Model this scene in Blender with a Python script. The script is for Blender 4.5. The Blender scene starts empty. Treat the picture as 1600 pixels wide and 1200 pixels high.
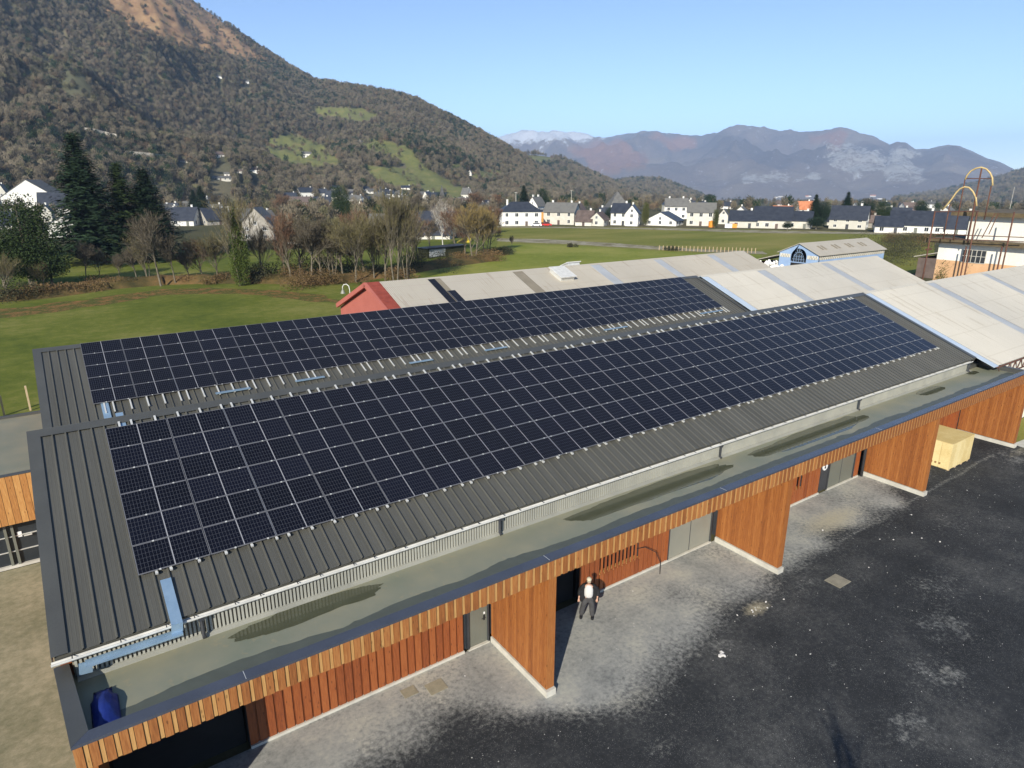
import bpy, bmesh, math, random
from math import sin, cos, tan, pi, radians as R, atan2, sqrt, hypot
from mathutils import Vector, Matrix, Euler, noise
from mathutils.bvhtree import BVHTree
random.seed(7)
sc = bpy.context.scene
COL = sc.collection

# ------------------------------------------------------------------ camera, sky, sun, exposure
CAM = Vector((-0.498, -23.777, 16.187)); F = 1026.5
PITCH, YAW, ROLL = R(17.02), R(55.292), R(0.161)
FW = Vector((cos(YAW)*cos(PITCH), sin(YAW)*cos(PITCH), -sin(PITCH)))
r0 = Vector((sin(YAW), -cos(YAW), 0)); u0 = r0.cross(FW)
RT = r0*cos(ROLL)+u0*sin(ROLL); UP = -r0*sin(ROLL)+u0*cos(ROLL)
cd = bpy.data.cameras.new('camera'); cam = bpy.data.objects.new('camera', cd); COL.objects.link(cam)
cam.matrix_world = Matrix(((RT.x, UP.x, -FW.x, CAM.x), (RT.y, UP.y, -FW.y, CAM.y), (RT.z, UP.z, -FW.z, CAM.z), (0, 0, 0, 1)))
cd.sensor_width = 36; cd.lens = 36*F/1600; cd.clip_start = .1; cd.clip_end = 60000
sc.camera = cam
SUN_EL, TRAVEL = R(27), R(40)          # light travels towards +X +Y
S = Vector((-cos(TRAVEL)*cos(SUN_EL), -sin(TRAVEL)*cos(SUN_EL), sin(SUN_EL)))
sd = bpy.data.lights.new('sun', 'SUN'); sun = bpy.data.objects.new('sun', sd); COL.objects.link(sun)
sun.rotation_euler = S.to_track_quat('Z', 'Y').to_euler(); sun.location = (0, -30, 60)
sd.energy = 5.0; sd.angle = R(.5); sd.color = (1, .94, .83)
w = bpy.data.worlds.new('World'); sc.world = w; w.use_nodes = True
nt = w.node_tree; bg = nt.nodes['Background']; sky = nt.nodes.new('ShaderNodeTexSky')
sky.sky_type = 'NISHITA'; sky.sun_disc = False; sky.sun_elevation = SUN_EL
sky.sun_rotation = atan2(S.x, S.y); sky.altitude = 450; sky.air_density = .62; sky.dust_density = 0; sky.ozone_density = 1.7
bg.inputs[1].default_value = .135; nt.links.new(sky.outputs[0], bg.inputs[0])
sc.view_settings.view_transform = 'Standard'; sc.view_settings.look = 'None'
sc.view_settings.exposure = 0.6; sc.view_settings.gamma = 1; sc.view_settings.use_curve_mapping = False
sc.render.engine = 'CYCLES'
try:
    sc.cycles.use_denoising = True; sc.cycles.max_bounces = 6; sc.cycles.volume_bounces = 0
except Exception: pass

# ------------------------------------------------------------------ survey helpers
def ray(px, py): return (FW + RT*((px-800)/F) - UP*((py-600)/F))
def G(px, py, z=0.0):
    d = ray(px, py); t = (z-CAM.z)/d.z; return CAM + d*t
def atX(px, py, X): d = ray(px, py); return CAM + d*((X-CAM.x)/d.x)
def project(p):
    d = Vector(p)-CAM; z = d.dot(FW); return 800+F*d.dot(RT)/z, 600-F*d.dot(UP)/z
def inpoly(x, y, P):
    c = False; j = len(P)-1
    for i in range(len(P)):
        if (P[i][1] > y) != (P[j][1] > y) and x < (P[j][0]-P[i][0])*(y-P[i][1])/(P[j][1]-P[i][1])+P[i][0]: c = not c
        j = i
    return c
def lerp_list(L, x):
    if x <= L[0][0]: return L[0][1:]
    for a, b in zip(L, L[1:]):
        if x <= b[0]:
            t = (x-a[0])/(b[0]-a[0]); return tuple(p+(q-p)*t for p, q in zip(a[1:], b[1:]))
    return L[-1][1:]

# ------------------------------------------------------------------ object helpers
WM = {}
def tag(o, label=None, cat=None, group=None, kind=None):
    if label: o['label'] = label
    if cat: o['category'] = cat
    if group: o['group'] = group
    if kind: o['kind'] = kind
    return o
def place(o, M, parent=None):
    WM[o.name] = M.copy()
    if parent is not None:
        o.parent = parent; o.matrix_parent_inverse = WM[parent.name].inverted()
    o.matrix_basis = M
def empty(name, loc=(0, 0, 0), rz=0, label=None, cat=None, group=None):
    o = bpy.data.objects.new(name, None); COL.objects.link(o); o.empty_display_size = .3
    place(o, Matrix.Translation(loc) @ Matrix.Rotation(rz, 4, 'Z'))
    return tag(o, label, cat, group)
def obj(name, me, mat=None, parent=None, M=None, smooth=False):
    """me: mesh or bmesh; coordinates are local to M (world matrix, identity by default)"""
    if isinstance(me, bmesh.types.BMesh):
        m = bpy.data.meshes.new(name); me.to_mesh(m); me.free(); me = m
    if mat is not None and len(me.materials) == 0: me.materials.append(mat)
    if smooth: me.polygons.foreach_set('use_smooth', [True]*len(me.polygons))
    o = bpy.data.objects.new(name, me); COL.objects.link(o)
    place(o, M if M is not None else Matrix.Identity(4), parent)
    return o
T = Matrix.Translation
def bx(bm, x0, x1, y0, y1, z0, z1, M=None):
    v = [bm.verts.new(p) for p in ((x0, y0, z0), (x1, y0, z0), (x1, y1, z0), (x0, y1, z0), (x0, y0, z1), (x1, y0, z1), (x1, y1, z1), (x0, y1, z1))]
    for f in ((3, 2, 1, 0), (4, 5, 6, 7), (0, 1, 5, 4), (1, 2, 6, 5), (2, 3, 7, 6), (3, 0, 4, 7)): bm.faces.new([v[i] for i in f])
    if M is not None:
        for q in v: q.co = M @ q.co
    return v
def box(*a, M=None):
    bm = bmesh.new(); bx(bm, *a, M=M); return bm
def tube(bm, pts, rad, n=6, cap=True):
    """tapered tube along pts; rad list or float"""
    if not isinstance(rad, (list, tuple)): rad = [rad]*len(pts)
    rings = []; pts = [Vector(p) for p in pts]
    for i, p in enumerate(pts):
        d = (pts[min(i+1, len(pts)-1)]-pts[max(i-1, 0)])
        d = d.normalized() if d.length > 1e-9 else Vector((0, 0, 1))
        a = d.orthogonal().normalized() if i == 0 else (a - d*a.dot(d)).normalized()
        b = d.cross(a)
        rings.append([bm.verts.new(p+(a*cos(2*pi*k/n)+b*sin(2*pi*k/n))*rad[i]) for k in range(n)])
    for A, B in zip(rings, rings[1:]):
        for k in range(n): bm.faces.new((A[k], A[(k+1) % n], B[(k+1) % n], B[k]))
    if cap and n > 2:
        bm.faces.new(rings[0][::-1]); bm.faces.new(rings[-1])
def tubeobj(name, pts, rad, mat, parent=None, n=6, M=None):
    bm = bmesh.new(); tube(bm, pts, rad, n); return obj(name, bm, mat, parent, M, smooth=n > 5)
def fan(bm, pts):
    return bm.faces.new([bm.verts.new(p) for p in pts])
def prism(bm, prof, axis, a, b):
    """extrude profile (list of 2D) along axis from a to b. axis 'x': prof=(y,z); 'y': prof=(x,z)"""
    def P(p, t): return (t, p[0], p[1]) if axis == 'x' else ((p[0], t, p[1]) if axis == 'y' else (p[0], p[1], t))
    A = [bm.verts.new(P(p, a)) for p in prof]; B = [bm.verts.new(P(p, b)) for p in prof]
    n = len(prof)
    for i in range(n): bm.faces.new((A[i], A[(i+1) % n], B[(i+1) % n], B[i]))
    bm.faces.new(A[::-1]); bm.faces.new(B)
    bmesh.ops.recalc_face_normals(bm, faces=bm.faces[:])
def pydata(name, V, Fc, mat=None):
    m = bpy.data.meshes.new(name); m.from_pydata(V, [], Fc); m.update()
    if mat: m.materials.append(mat)
    return m

# ------------------------------------------------------------------ materials
class NT:
    def __init__(s, name):
        s.m = bpy.data.materials.new(name); s.m.use_nodes = True; s.t = s.m.node_tree
        s.b = s.t.nodes['Principled BSDF']
    def n(s, ty, **k):
        x = s.t.nodes.new('ShaderNode'+ty)
        for a, v in k.items(): setattr(x, a, v)
        return x
    def l(s, a, b): s.t.links.new(a, b)
    def math(s, op, a, b=None, c=None, clamp=False):
        x = s.n('Math', operation=op); x.use_clamp = clamp
        for i, v in enumerate((a, b, c)):
            if v is None: continue
            if isinstance(v, (int, float)): x.inputs[i].default_value = v
            else: s.l(v, x.inputs[i])
        return x.outputs[0]
    def coord(s, kind='Object', scale=(1, 1, 1)):
        tc = s.n('TexCoord') if kind != 'World' else s.n('NewGeometry')
        mp = s.n('Mapping'); mp.inputs['Scale'].default_value = scale
        s.l(tc.outputs['Position' if kind == 'World' else kind], mp.inputs[0]); return mp.outputs[0]
    def noise(s, vec, scale, detail=4, rough=.55):
        x = s.n('TexNoise'); x.inputs['Scale'].default_value = scale; x.inputs['Detail'].default_value = detail
        x.inputs['Roughness'].default_value = rough; s.l(vec, x.inputs['Vector']); return x.outputs[0]
    def ramp(s, fac, stops):
        x = s.n('ValToRGB'); e = x.color_ramp.elements
        while len(e) < len(stops): e.new(.5)
        for q, (p, c) in zip(e, stops): q.position = p; q.color = (*c, 1) if len(c) == 3 else c
        s.l(fac, x.inputs[0]); return x.outputs[0]
    def mix(s, fac, a, b, mode='MIX'):
        x = s.n('Mix', data_type='RGBA', blend_type=mode)
        if isinstance(fac, (int, float)): x.inputs[0].default_value = fac
        else: s.l(fac, x.inputs[0])
        for i, v in ((6, a), (7, b)):
            if isinstance(v, tuple): x.inputs[i].default_value = (*v, 1)
            else: s.l(v, x.inputs[i])
        return x.outputs[2]
    def out(s, col=None, rough=.7, bump=None, bs=.3, bd=.02, metal=0, spec=None):
        if col is not None:
            if isinstance(col, tuple): s.b.inputs['Base Color'].default_value = (*col, 1)
            else: s.l(col, s.b.inputs['Base Color'])
        if isinstance(rough, (int, float)): s.b.inputs['Roughness'].default_value = rough
        else: s.l(rough, s.b.inputs['Roughness'])
        s.b.inputs['Metallic'].default_value = metal
        if spec is not None: s.b.inputs['Specular IOR Level'].default_value = spec
        if bump is not None:
            x = s.n('Bump'); x.inputs['Strength'].default_value = bs; x.inputs['Distance'].default_value = bd
            s.l(bump, x.inputs['Height']); s.l(x.outputs[0], s.b.inputs['Normal'])
        return s.m
def mottled(name, c1, c2, scale=1.0, rough=.8, fine=30, bs=.2, bd=.01, coord='World', sc3=(1, 1, 1), metal=0, spec=None, rnd=0, lo=.35, hi=.65):
    s = NT(name); v = s.coord(coord, sc3)
    n1 = s.noise(v, scale, 5); n2 = s.noise(v, fine, 3)
    f = s.math('ADD', s.math('MULTIPLY', n1, .7), s.math('MULTIPLY', n2, .3))
    if rnd:
        oi = s.n('ObjectInfo'); f = s.math('ADD', f, s.math('MULTIPLY', s.math('SUBTRACT', oi.outputs['Random'], .5), rnd))
    c = s.ramp(f, [(lo, c1), (hi, c2)])
    return s.out(c, rough, n2, bs, bd, metal, spec)

M = {}
M['sheet'] = mottled('anthracite_steel_sheet', (.066, .064, .053), (.092, .089, .074), .5, .42, 18, .05, .003, metal=.0, sc3=(3, .25, .25))
M['flash'] = mottled('anthracite_flashing', (.058, .059, .055), (.078, .079, .072), .8, .38, 25, .05, .002)
M['flash_skytint'] = mottled('parapet_capping', (.052, .058, .074), (.07, .078, .1), .8, .26, 25, .05, .002)  # blue tint in the base colour stands in for reflected sky
M['alu'] = mottled('bare_aluminium', (.62, .61, .56), (.74, .73, .67), 4, .38, 60, .05, .001, metal=.35)
M['gutter'] = mottled('pale_gutter', (.5, .49, .45), (.66, .65, .6), 3, .45, 50, .05, .001)
M['galv'] = mottled('galvanised_steel', (.27, .4, .53), (.36, .5, .62), 3, .35, 60, .05, .001, metal=.5)
M['bead'] = mottled('ribbed_upstand', (.27, .27, .235), (.36, .355, .3), 1.2, .6, 30)
M['membrane'] = None
M['conc'] = mottled('pale_concrete', (.42, .4, .34), (.56, .54, .47), 2, .85, 40, .3, .004)
M['concg'] = mottled('grey_concrete', (.3, .29, .26), (.42, .4, .36), 2, .85, 40, .3, .004)
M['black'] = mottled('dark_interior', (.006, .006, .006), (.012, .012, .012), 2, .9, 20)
M['doorgrey'] = mottled('olive_grey_door', (.125, .13, .105), (.15, .155, .125), .8, .5, 30, .05, .001)
M['doorgrey2'] = mottled('warm_grey_panel', (.2, .2, .165), (.25, .245, .2), .7, .5, 30, .05, .001)
M['darkframe'] = mottled('charcoal_frame', (.03, .032, .036), (.045, .047, .052), 2, .45, 30)
M['white'] = mottled('white_render', (.62, .6, .54), (.76, .74, .68), .6, .85, 8, .1, .01, rnd=.2)
M['cream'] = mottled('cream_render', (.5, .475, .4), (.64, .61, .53), .6, .85, 8, .1, .01, rnd=.3)
M['stone'] = mottled('old_stone_wall', (.22, .2, .17), (.4, .37, .31), .9, .9, 5, .4, .03, rnd=.2)
M['slate'] = mottled('dark_slate', (.022, .026, .036), (.045, .05, .062), .7, .5, 7, .3, .02, rnd=.15)
M['slateg'] = mottled('weathered_slate', (.075, .073, .068), (.14, .135, .12), .7, .7, 7, .3, .02, rnd=.3)
M['slateb'] = mottled('brown_tile', (.085, .06, .05), (.15, .11, .09), .7, .75, 7, .3, .02, rnd=.2)
M['tileo'] = mottled('orange_tile', (.4, .13, .05), (.55, .22, .1), .7, .75, 7, .3, .02)
M['glass'] = mottled('dark_glass', (.02, .025, .03), (.03, .035, .04), 1, .08, 10, 0, .001)
M['orange'] = mottled('ochre_render', (.5, .24, .05), (.6, .3, .08), 1, .8, 10)
M['red'] = mottled('red_paint', (.45, .02, .015), (.55, .03, .02), 1, .35, 20)
M['yellow'] = mottled('yellow_plastic', (.6, .45, .03), (.7, .52, .05), 1, .5, 20)
M['orangep'] = mottled('orange_plastic', (.75, .25, .02), (.8, .3, .03), 1, .5, 20)
M['gablered'] = mottled('salmon_red_render', (.38, .105, .075), (.44, .13, .095), .7, .8, 12, .1, .01)
M['tilered'] = mottled('red_ridge_tiles', (.2, .035, .02), (.3, .06, .035), 2, .7, 14, .3, .02)
M['rust'] = mottled('rusty_steel', (.07, .028, .018), (.14, .058, .032), 3, .85, 30, .3, .003)
M['yelp'] = mottled('faded_yellow_steel', (.42, .3, .12), (.58, .44, .2), 2, .6, 20)
M['mossconc'] = mottled('mossy_concrete', (.06, .045, .022), (.15, .11, .055), 1.2, .9, 10, .4, .02)
M['offwhite'] = mottled('whitewash', (.66, .63, .53), (.8, .77, .67), .35, .85, 5, .1, .01)
M['peach'] = mottled('peach_wash', (.55, .32, .16), (.66, .42, .23), .5, .85, 6, .1, .01)
M['bluepaint'] = mottled('pale_blue_paint', (.24, .34, .52), (.3, .42, .6), .6, .7, 8)
M['pine'] = mottled('pale_plywood', (.62, .47, .2), (.74, .6, .3), 1.5, .6, 12, .15, .003, coord='Object', sc3=(1, 1, 1), rnd=.25)
M['bluepatch'] = mottled('blue_patch_mat', (.02, .04, .26), (.035, .07, .36), 2.2, .3, 9, .5, .02)
M['white_p'] = mottled('white_plastic', (.72, .72, .7), (.8, .8, .78), 3, .4, 20)
M['debris'] = mottled('pale_rubble', (.5, .48, .45), (.78, .76, .72), 1, .9, 6, .5, .05, rnd=.5)
M['timber'] = mottled('pale_timber', (.4, .3, .17), (.55, .42, .26), 2, .7, 12)
M['skin'] = mottled('skin', (.45, .25, .17), (.5, .29, .2), 8, .55, 30)
M['jacket'] = mottled('black_cloth', (.004, .004, .005), (.008, .008, .01), 6, .85, 60, .3, .004)
M['trousers'] = mottled('dark_grey_cloth', (.035, .034, .035), (.06, .058, .06), 6, .9, 60, .3, .004)
M['shirt'] = mottled('white_cotton', (.5, .49, .47), (.58, .57, .55), 6, .85, 60, .2, .003)
M['cap'] = mottled('pale_cap', (.5, .45, .33), (.58, .53, .4), 6, .85, 60)

def fibre(name, c1, c2, cstain):
    s = NT(name); v = s.coord('World')
    st = s.coord('World', (1.2, .08, .08)); n1 = s.noise(st, 2.2, 6); n2 = s.noise(v, .35, 5); n3 = s.noise(v, 14, 3)
    base = s.mix(n2, c1, c2)
    f = s.math('MULTIPLY', s.math('GREATER_THAN', s.math('ADD', n1, s.math('MULTIPLY', n3, .12)), .68), .35)
    col = s.mix(f, base, cstain)
    sx = s.n('SeparateXYZ'); s.l(v, sx.inputs[0])
    wav = s.math('SINE', s.math('MULTIPLY', sx.outputs[0], 2*pi/.177))
    grime = s.math('LESS_THAN', s.math('FRACT', s.math('MULTIPLY', sx.outputs[0], 1/1.1)), .03)
    lap = s.math('LESS_THAN', s.math('FRACT', s.math('MULTIPLY', sx.outputs[2], 1/.92)), .035)
    col = s.mix(s.math('MULTIPLY', s.math('MAXIMUM', grime, lap), .18), col, cstain)
    s.out(col, .85, wav, .5, .02); return s.m
M['fibrew'] = fibre('white_fibre_cement', (.43, .4, .335), (.53, .495, .42), (.27, .22, .155))
M['fibret'] = fibre('tan_fibre_cement', (.36, .325, .26), (.44, .4, .33), (.24, .18, .12))
M['sky_l'] = mottled('translucent_strip_pale', (.33, .34, .345), (.4, .415, .42), .6, .5, 10)
M['sky_b'] = mottled('translucent_strip_blue', (.4, .47, .54), (.48, .55, .62), .6, .4, 10)
M['strip_d'] = mottled('olive_strip', (.2, .17, .12), (.25, .215, .155), 1, .8, 10)

def membrane():
    s = NT('flat_roof_membrane'); v = s.coord('World')
    n1 = s.noise(v, .45, 5); n2 = s.noise(v, 3.5, 6, .7); n3 = s.noise(v, 60, 2)
    c = s.ramp(n1, [(.3, (.17, .185, .135)), (.5, (.21, .21, .15)), (.72, (.27, .25, .165))])
    c = s.mix(s.math('MULTIPLY', s.math('GREATER_THAN', n2, .62), .35), c, (.3, .25, .15))
    sx = s.n('SeparateXYZ'); s.l(v, sx.inputs[0])
    near = s.math('MULTIPLY', s.math('MULTIPLY_ADD', sx.outputs[1], 1.6, 12.3, clamp=True), s.math('LESS_THAN', sx.outputs[1], 0))   # algae dust gathers along the upstand
    c = s.mix(s.math('MULTIPLY', near, s.math('MULTIPLY', n2, .9)), c, (.33, .31, .2))
    return s.out(c, .5, n3, .1, .003)
M['membrane'] = membrane()
def wet(name, c, rough):
    s = NT(name); v = s.coord('World'); n = s.noise(v, 2.5, 5)
    col = s.mix(n, tuple(q*.8 for q in c), tuple(min(1, q*1.25) for q in c)); return s.out(col, rough, None, spec=.6)
M['wetband'] = wet('wet_membrane', (.075, .083, .065), .5)
M['puddle'] = wet('standing_water', (.075, .078, .048), .03)

def wood(name, c1, c2, c3, axis='Z'):
    s = NT(name); oi = s.n('ObjectInfo')
    tc = s.n('TexCoord'); mp = s.n('Mapping')
    mp.inputs['Scale'].default_value = {'Z': (14, 14, .9), 'X': (.9, 14, 14)}[axis]
    s.l(tc.outputs['Object'], mp.inputs[0])
    off = s.n('Combine' + 'XYZ')
    s.l(s.math('MULTIPLY', oi.outputs['Random'], 91), off.inputs[0]); s.l(s.math('MULTIPLY', oi.outputs['Random'], 37), off.inputs[2])
    s.l(off.outputs[0], mp.inputs['Location'])
    g = s.noise(mp.outputs[0], 2.6, 8, .75); k = s.n('TexVoronoi'); k.inputs['Scale'].default_value = 1.1
    mp2 = s.n('Mapping'); mp2.inputs['Scale'].default_value = (6, 6, 2.2); s.l(tc.outputs['Object'], mp2.inputs[0]); s.l(off.outputs[0], mp2.inputs['Location'])
    s.l(mp2.outputs[0], k.inputs['Vector'])
    f = s.math('ADD', s.math('MULTIPLY_ADD', g, 1.5, -.45), s.math('MULTIPLY_ADD', oi.outputs['Random'], .3, .1))
    c = s.ramp(f, [(.25, c1), (.55, c2), (.85, c3)])
    c = s.mix(s.math('MULTIPLY', s.math('LESS_THAN', k.outputs['Distance'], .13), .6), c, tuple(q*.45 for q in c1))
    return s.out(c, .6, g, .35, .004)
M['w_fascia'] = wood('weathered_larch', (.17, .058, .016), (.30, .112, .03), (.40, .18, .056))
M['w_wall'] = wood('red_larch', (.15, .035, .009), (.26, .07, .017), (.34, .11, .03))
M['w_fin'] = wood('orange_larch', (.17, .052, .012), (.275, .092, .02), (.38, .15, .038))
M['w_annex'] = wood('honey_larch', (.28, .12, .03), (.42, .2, .055), (.52, .3, .1))
M['w_batten'] = wood('pale_batten', (.36, .18, .055), (.45, .25, .085), (.52, .31, .12))

def cells():
    s = NT('solar_cells'); tc = s.n('TexCoord'); sx = s.n('SeparateXYZ'); s.l(tc.outputs['Object'], sx.inputs[0])
    X, Y = sx.outputs[0], sx.outputs[1]
    # half fields: x 0.02..0.875 and 0.915..1.77
    xl = s.math('MODULO', s.math('SUBTRACT', X, .02), .8885)
    u = s.math('FRACT', s.math('MULTIPLY', xl, 10/.855)); v = s.math('FRACT', s.math('MULTIPLY', s.math('SUBTRACT', Y, .02), 6/.985))
    du = s.math('MINIMUM', u, s.math('SUBTRACT', 1, u)); dv = s.math('MINIMUM', v, s.math('SUBTRACT', 1, v))
    lines = s.math('MAXIMUM', s.math('LESS_THAN', du, .05), s.math('LESS_THAN', dv, .028))
    dia = s.math('LESS_THAN', s.math('ADD', du, s.math('MULTIPLY', dv, 2)), .16)
    lines = s.math('MAXIMUM', lines, dia)
    gap = s.math('MAXIMUM', s.math('GREATER_THAN', xl, .864), 0)
    oi = s.n('ObjectInfo')
    nn = s.noise(s.coord('World'), 1.1, 3)
    cell = s.mix(s.math('MULTIPLY', s.math('ADD', oi.outputs['Random'], nn), .5), (.004, .0045, .0075), (.007, .008, .016))
    c = s.mix(lines, cell, (.055, .058, .068)); c = s.mix(gap, c, (.3, .3, .31))
    s.out(c, .12, None, spec=.14)
    return s.m
M['cells'] = cells()
M['modframe'] = mottled('silver_module_frame', (.18, .18, .19), (.23, .23, .24), 4, .4, 60, .03, .001, metal=.3)

def asphalt():
    s = NT('yard_asphalt'); v = s.coord('World'); at = s.n('Attribute'); at.attribute_name = 'light'
    n1 = s.noise(v, .5, 6, .6); n2 = s.noise(v, 6, 5, .7); n3 = s.noise(v, 45, 3, .7); n4 = s.noise(v, 22, 2)
    f = s.math('ADD', at.outputs['Fac'], s.math('MULTIPLY', s.math('SUBTRACT', n2, .5), 1.1))
    f = s.math('ADD', f, s.math('MULTIPLY', s.math('SUBTRACT', n3, .5), .9))
    f = s.math('MULTIPLY_ADD', f, 1.9, -.45, clamp=True)
    n5 = s.noise(v, .16, 9, .72)
    dark = s.ramp(s.math('ADD', s.math('MULTIPLY', n5, .7), s.math('MULTIPLY', n2, .3)), [(.36, (.02, .0215, .023)), (.5, (.036, .038, .04)), (.58, (.066, .067, .065)), (.68, (.13, .13, .12))])
    lite = s.ramp(s.math('ADD', s.math('MULTIPLY', n1, .6), s.math('MULTIPLY', n2, .4)), [(.36, (.19, .195, .185)), (.5, (.31, .31, .285)), (.64, (.42, .405, .34))])
    tan_ = s.n('Attribute'); tan_.attribute_name = 'tan'
    c = s.mix(f, dark, lite)
    c = s.mix(s.math('MULTIPLY_ADD', s.math('ADD', tan_.outputs['Fac'], s.math('MULTIPLY', s.math('SUBTRACT', n2, .5), 1.0)), 1.3, -.3, clamp=True), c, (.42, .37, .25))
    vo = s.n('TexVoronoi'); vo.inputs['Scale'].default_value = 26; s.l(v, vo.inputs['Vector'])
    gr = s.math('MULTIPLY', s.math('LESS_THAN', vo.outputs['Distance'], .27), s.math('GREATER_THAN', s.math('ADD', n4, s.math('MULTIPLY', n1, .5)), .74))
    c = s.mix(s.math('MULTIPLY', gr, .3), c, (.34, .34, .32))
    spk = s.math('MULTIPLY', s.math('LESS_THAN', vo.outputs['Distance'], .12), s.math('GREATER_THAN', n2, .52))
    c = s.mix(s.math('MULTIPLY', spk, .3), c, (.5, .5, .47))
    return s.out(c, .85, n3, .6, .02, spec=.12)
M['asphalt'] = asphalt()
M['yard2'] = mottled('outer_asphalt', (.02, .021, .023), (.04, .042, .042), .4, .8, 20, .4, .01)
def soil():
    s = NT('sandy_hardcore'); v = s.coord('World'); n1 = s.noise(v, .35, 6); n2 = s.noise(v, 3.5, 6, .7); n3 = s.noise(v, 40, 3, .7)
    c = s.ramp(s.math('ADD', s.math('MULTIPLY', n1, .5), s.math('MULTIPLY', n2, .5)), [(.38, (.16, .16, .08)), (.5, (.27, .25, .145)), (.6, (.38, .34, .21))])
    c = s.mix(s.math('MULTIPLY', n3, .5), c, (.12, .11, .075)); return s.out(c, .9, n3, .5, .02)
M['soil'] = soil()
def grass(name, a, b, c_, sx3=(1, 1, 1), big=.05):
    s = NT(name); v = s.coord('World', sx3); n1 = s.noise(v, big, 6, .6); n2 = s.noise(v, .8, 6, .75); n3 = s.noise(v, 5, 4, .8)
    f = s.math('ADD', s.math('MULTIPLY', n1, .55), s.math('ADD', s.math('MULTIPLY', n2, .25), s.math('MULTIPLY', n3, .2)))
    c = s.ramp(f, [(.4, a), (.5, b), (.6, c_)]); return s.out(c, .95, n3, .7, .05, spec=.1)
M['grass'] = grass('meadow_grass', (.07, .095, .014), (.12, .138, .022), (.2, .19, .05))
M['grass2'] = grass('bright_meadow', (.13, .165, .02), (.19, .21, .034), (.26, .25, .06))
M['grass3'] = grass('tired_pasture', (.11, .13, .02), (.175, .175, .036), (.24, .21, .06), sx3=(1, 2.5, 1), big=.02)
M['plain'] = grass('valley_floor', (.05, .055, .025), (.085, .08, .04), (.12, .1, .055), big=.01)
def leaves():
    s = NT('fallen_leaves'); v = s.coord('World'); n1 = s.noise(v, .5, 5, .7); n2 = s.noise(v, 7, 4, .8); n3 = s.noise(v, 2.2, 5, .8)
    c = s.ramp(n2, [(.35, (.16, .075, .03)), (.55, (.3, .145, .055)), (.7, (.42, .24, .11))]); g = s.ramp(n3, [(.4, (.055, .07, .014)), (.6, (.11, .11, .03))])
    f = s.math('MULTIPLY_ADD', s.math('ADD', s.math('MULTIPLY', n1, .7), s.math('MULTIPLY', n3, .5)), 7, -3.95, clamp=True)
    return s.out(s.mix(f, g, c), .9, n2, .8, .08, spec=.1)
M['leaf_litter'] = leaves()
M['verge'] = grass('stony_verge', (.14, .12, .06), (.26, .23, .15), (.36, .33, .25), big=.2)
M['bank'] = grass('brambly_bank', (.05, .045, .018), (.11, .08, .03), (.19, .11, .045), big=.15)
def foliage(name, a, b, rough=.75):
    s = NT(name); oi = s.n('ObjectInfo'); gi = s.n('NewGeometry'); v = s.coord('World'); n = s.math('ADD', s.math('MULTIPLY', s.noise(v, .6, 3), .5), s.math('MULTIPLY_ADD', s.noise(v, .009, 4), 2.2, -.85))
    f = s.math('ADD', s.math('MULTIPLY', gi.outputs['Random Per Island'], .5), s.math('MULTIPLY', oi.outputs['Random'], .25)); f = s.math('ADD', f, s.math('MULTIPLY', n, .3))
    c = s.ramp(f, [(.1, a), (.95, b)]); s.out(c, rough, spec=.15); return s.m
M['twig_g'] = foliage('grey_twigs', (.055, .045, .032), (.17, .14, .095))
M['twig_o'] = foliage('olive_twigs', (.06, .055, .022), (.19, .16, .075))
M['twig_r'] = foliage('russet_twigs', (.08, .045, .028), (.22, .125, .075))
M['twig_w'] = foliage('pale_birch_twigs', (.2, .17, .14), (.42, .37, .31))
M['twig_y'] = foliage('golden_twigs', (.13, .095, .03), (.3, .22, .085))
M['bark'] = mottled('bark', (.09, .075, .05), (.2, .17, .12), 2, .9, 12, .4, .02)
M['barkw'] = mottled('birch_bark', (.42, .39, .34), (.6, .57, .5), 2, .8, 12, .3, .02)
M['fir'] = foliage('fir_needles', (.008, .018, .009), (.028, .05, .022))
M['firg'] = foliage('green_needles', (.015, .03, .009), (.045, .065, .018))
M['ivy'] = foliage('ivy_leaves', (.025, .045, .008), (.12, .15, .03))
M['bush'] = foliage('dark_bush', (.02, .025, .012), (.075, .07, .035))
M['brown'] = foliage('bramble', (.06, .042, .02), (.2, .125, .055))
M['cypress'] = foliage('cypress_green', (.04, .055, .012), (.13, .13, .035))
M['wood_far'] = foliage('winter_wood', (.072, .064, .042), (.2, .165, .112))
M['wood_olive'] = foliage('lichened_wood', (.066, .066, .034), (.185, .168, .088))
M['wood_rust'] = foliage('beech_wood', (.095, .07, .045), (.235, .165, .1))

# ================================================================== THE WORKSHOP (main building)
TH = R(21.602); CT, ST = cos(TH), sin(TH)
XL, XR = -2.05, 47.05
RZ, RY = 8.745, .597            # front ridge
BZ, BY = 8.274, 15.714          # back ridge
EY, EZ = -7.256, 5.635          # front eave
WY, OY, HP, FB = -6.54, -9.92, 5.16, 4.47    # recessed wall, outer face, parapet top, fascia bottom
FR = 4.78                        # flat roof surface
MW, MH = 1.795, 1.0356
bld = empty('workshop_building', ((XL+XR)/2, -2, 0), label='long timber-clad workshop with twin pitched anthracite roofs under solar arrays and a flat front canopy', cat='building')

def slope(y0, z0):               # matrix: local x along building, y up-slope, z normal
    return T((0, y0, z0)) @ Matrix.Rotation(TH, 4, 'X')
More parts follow.
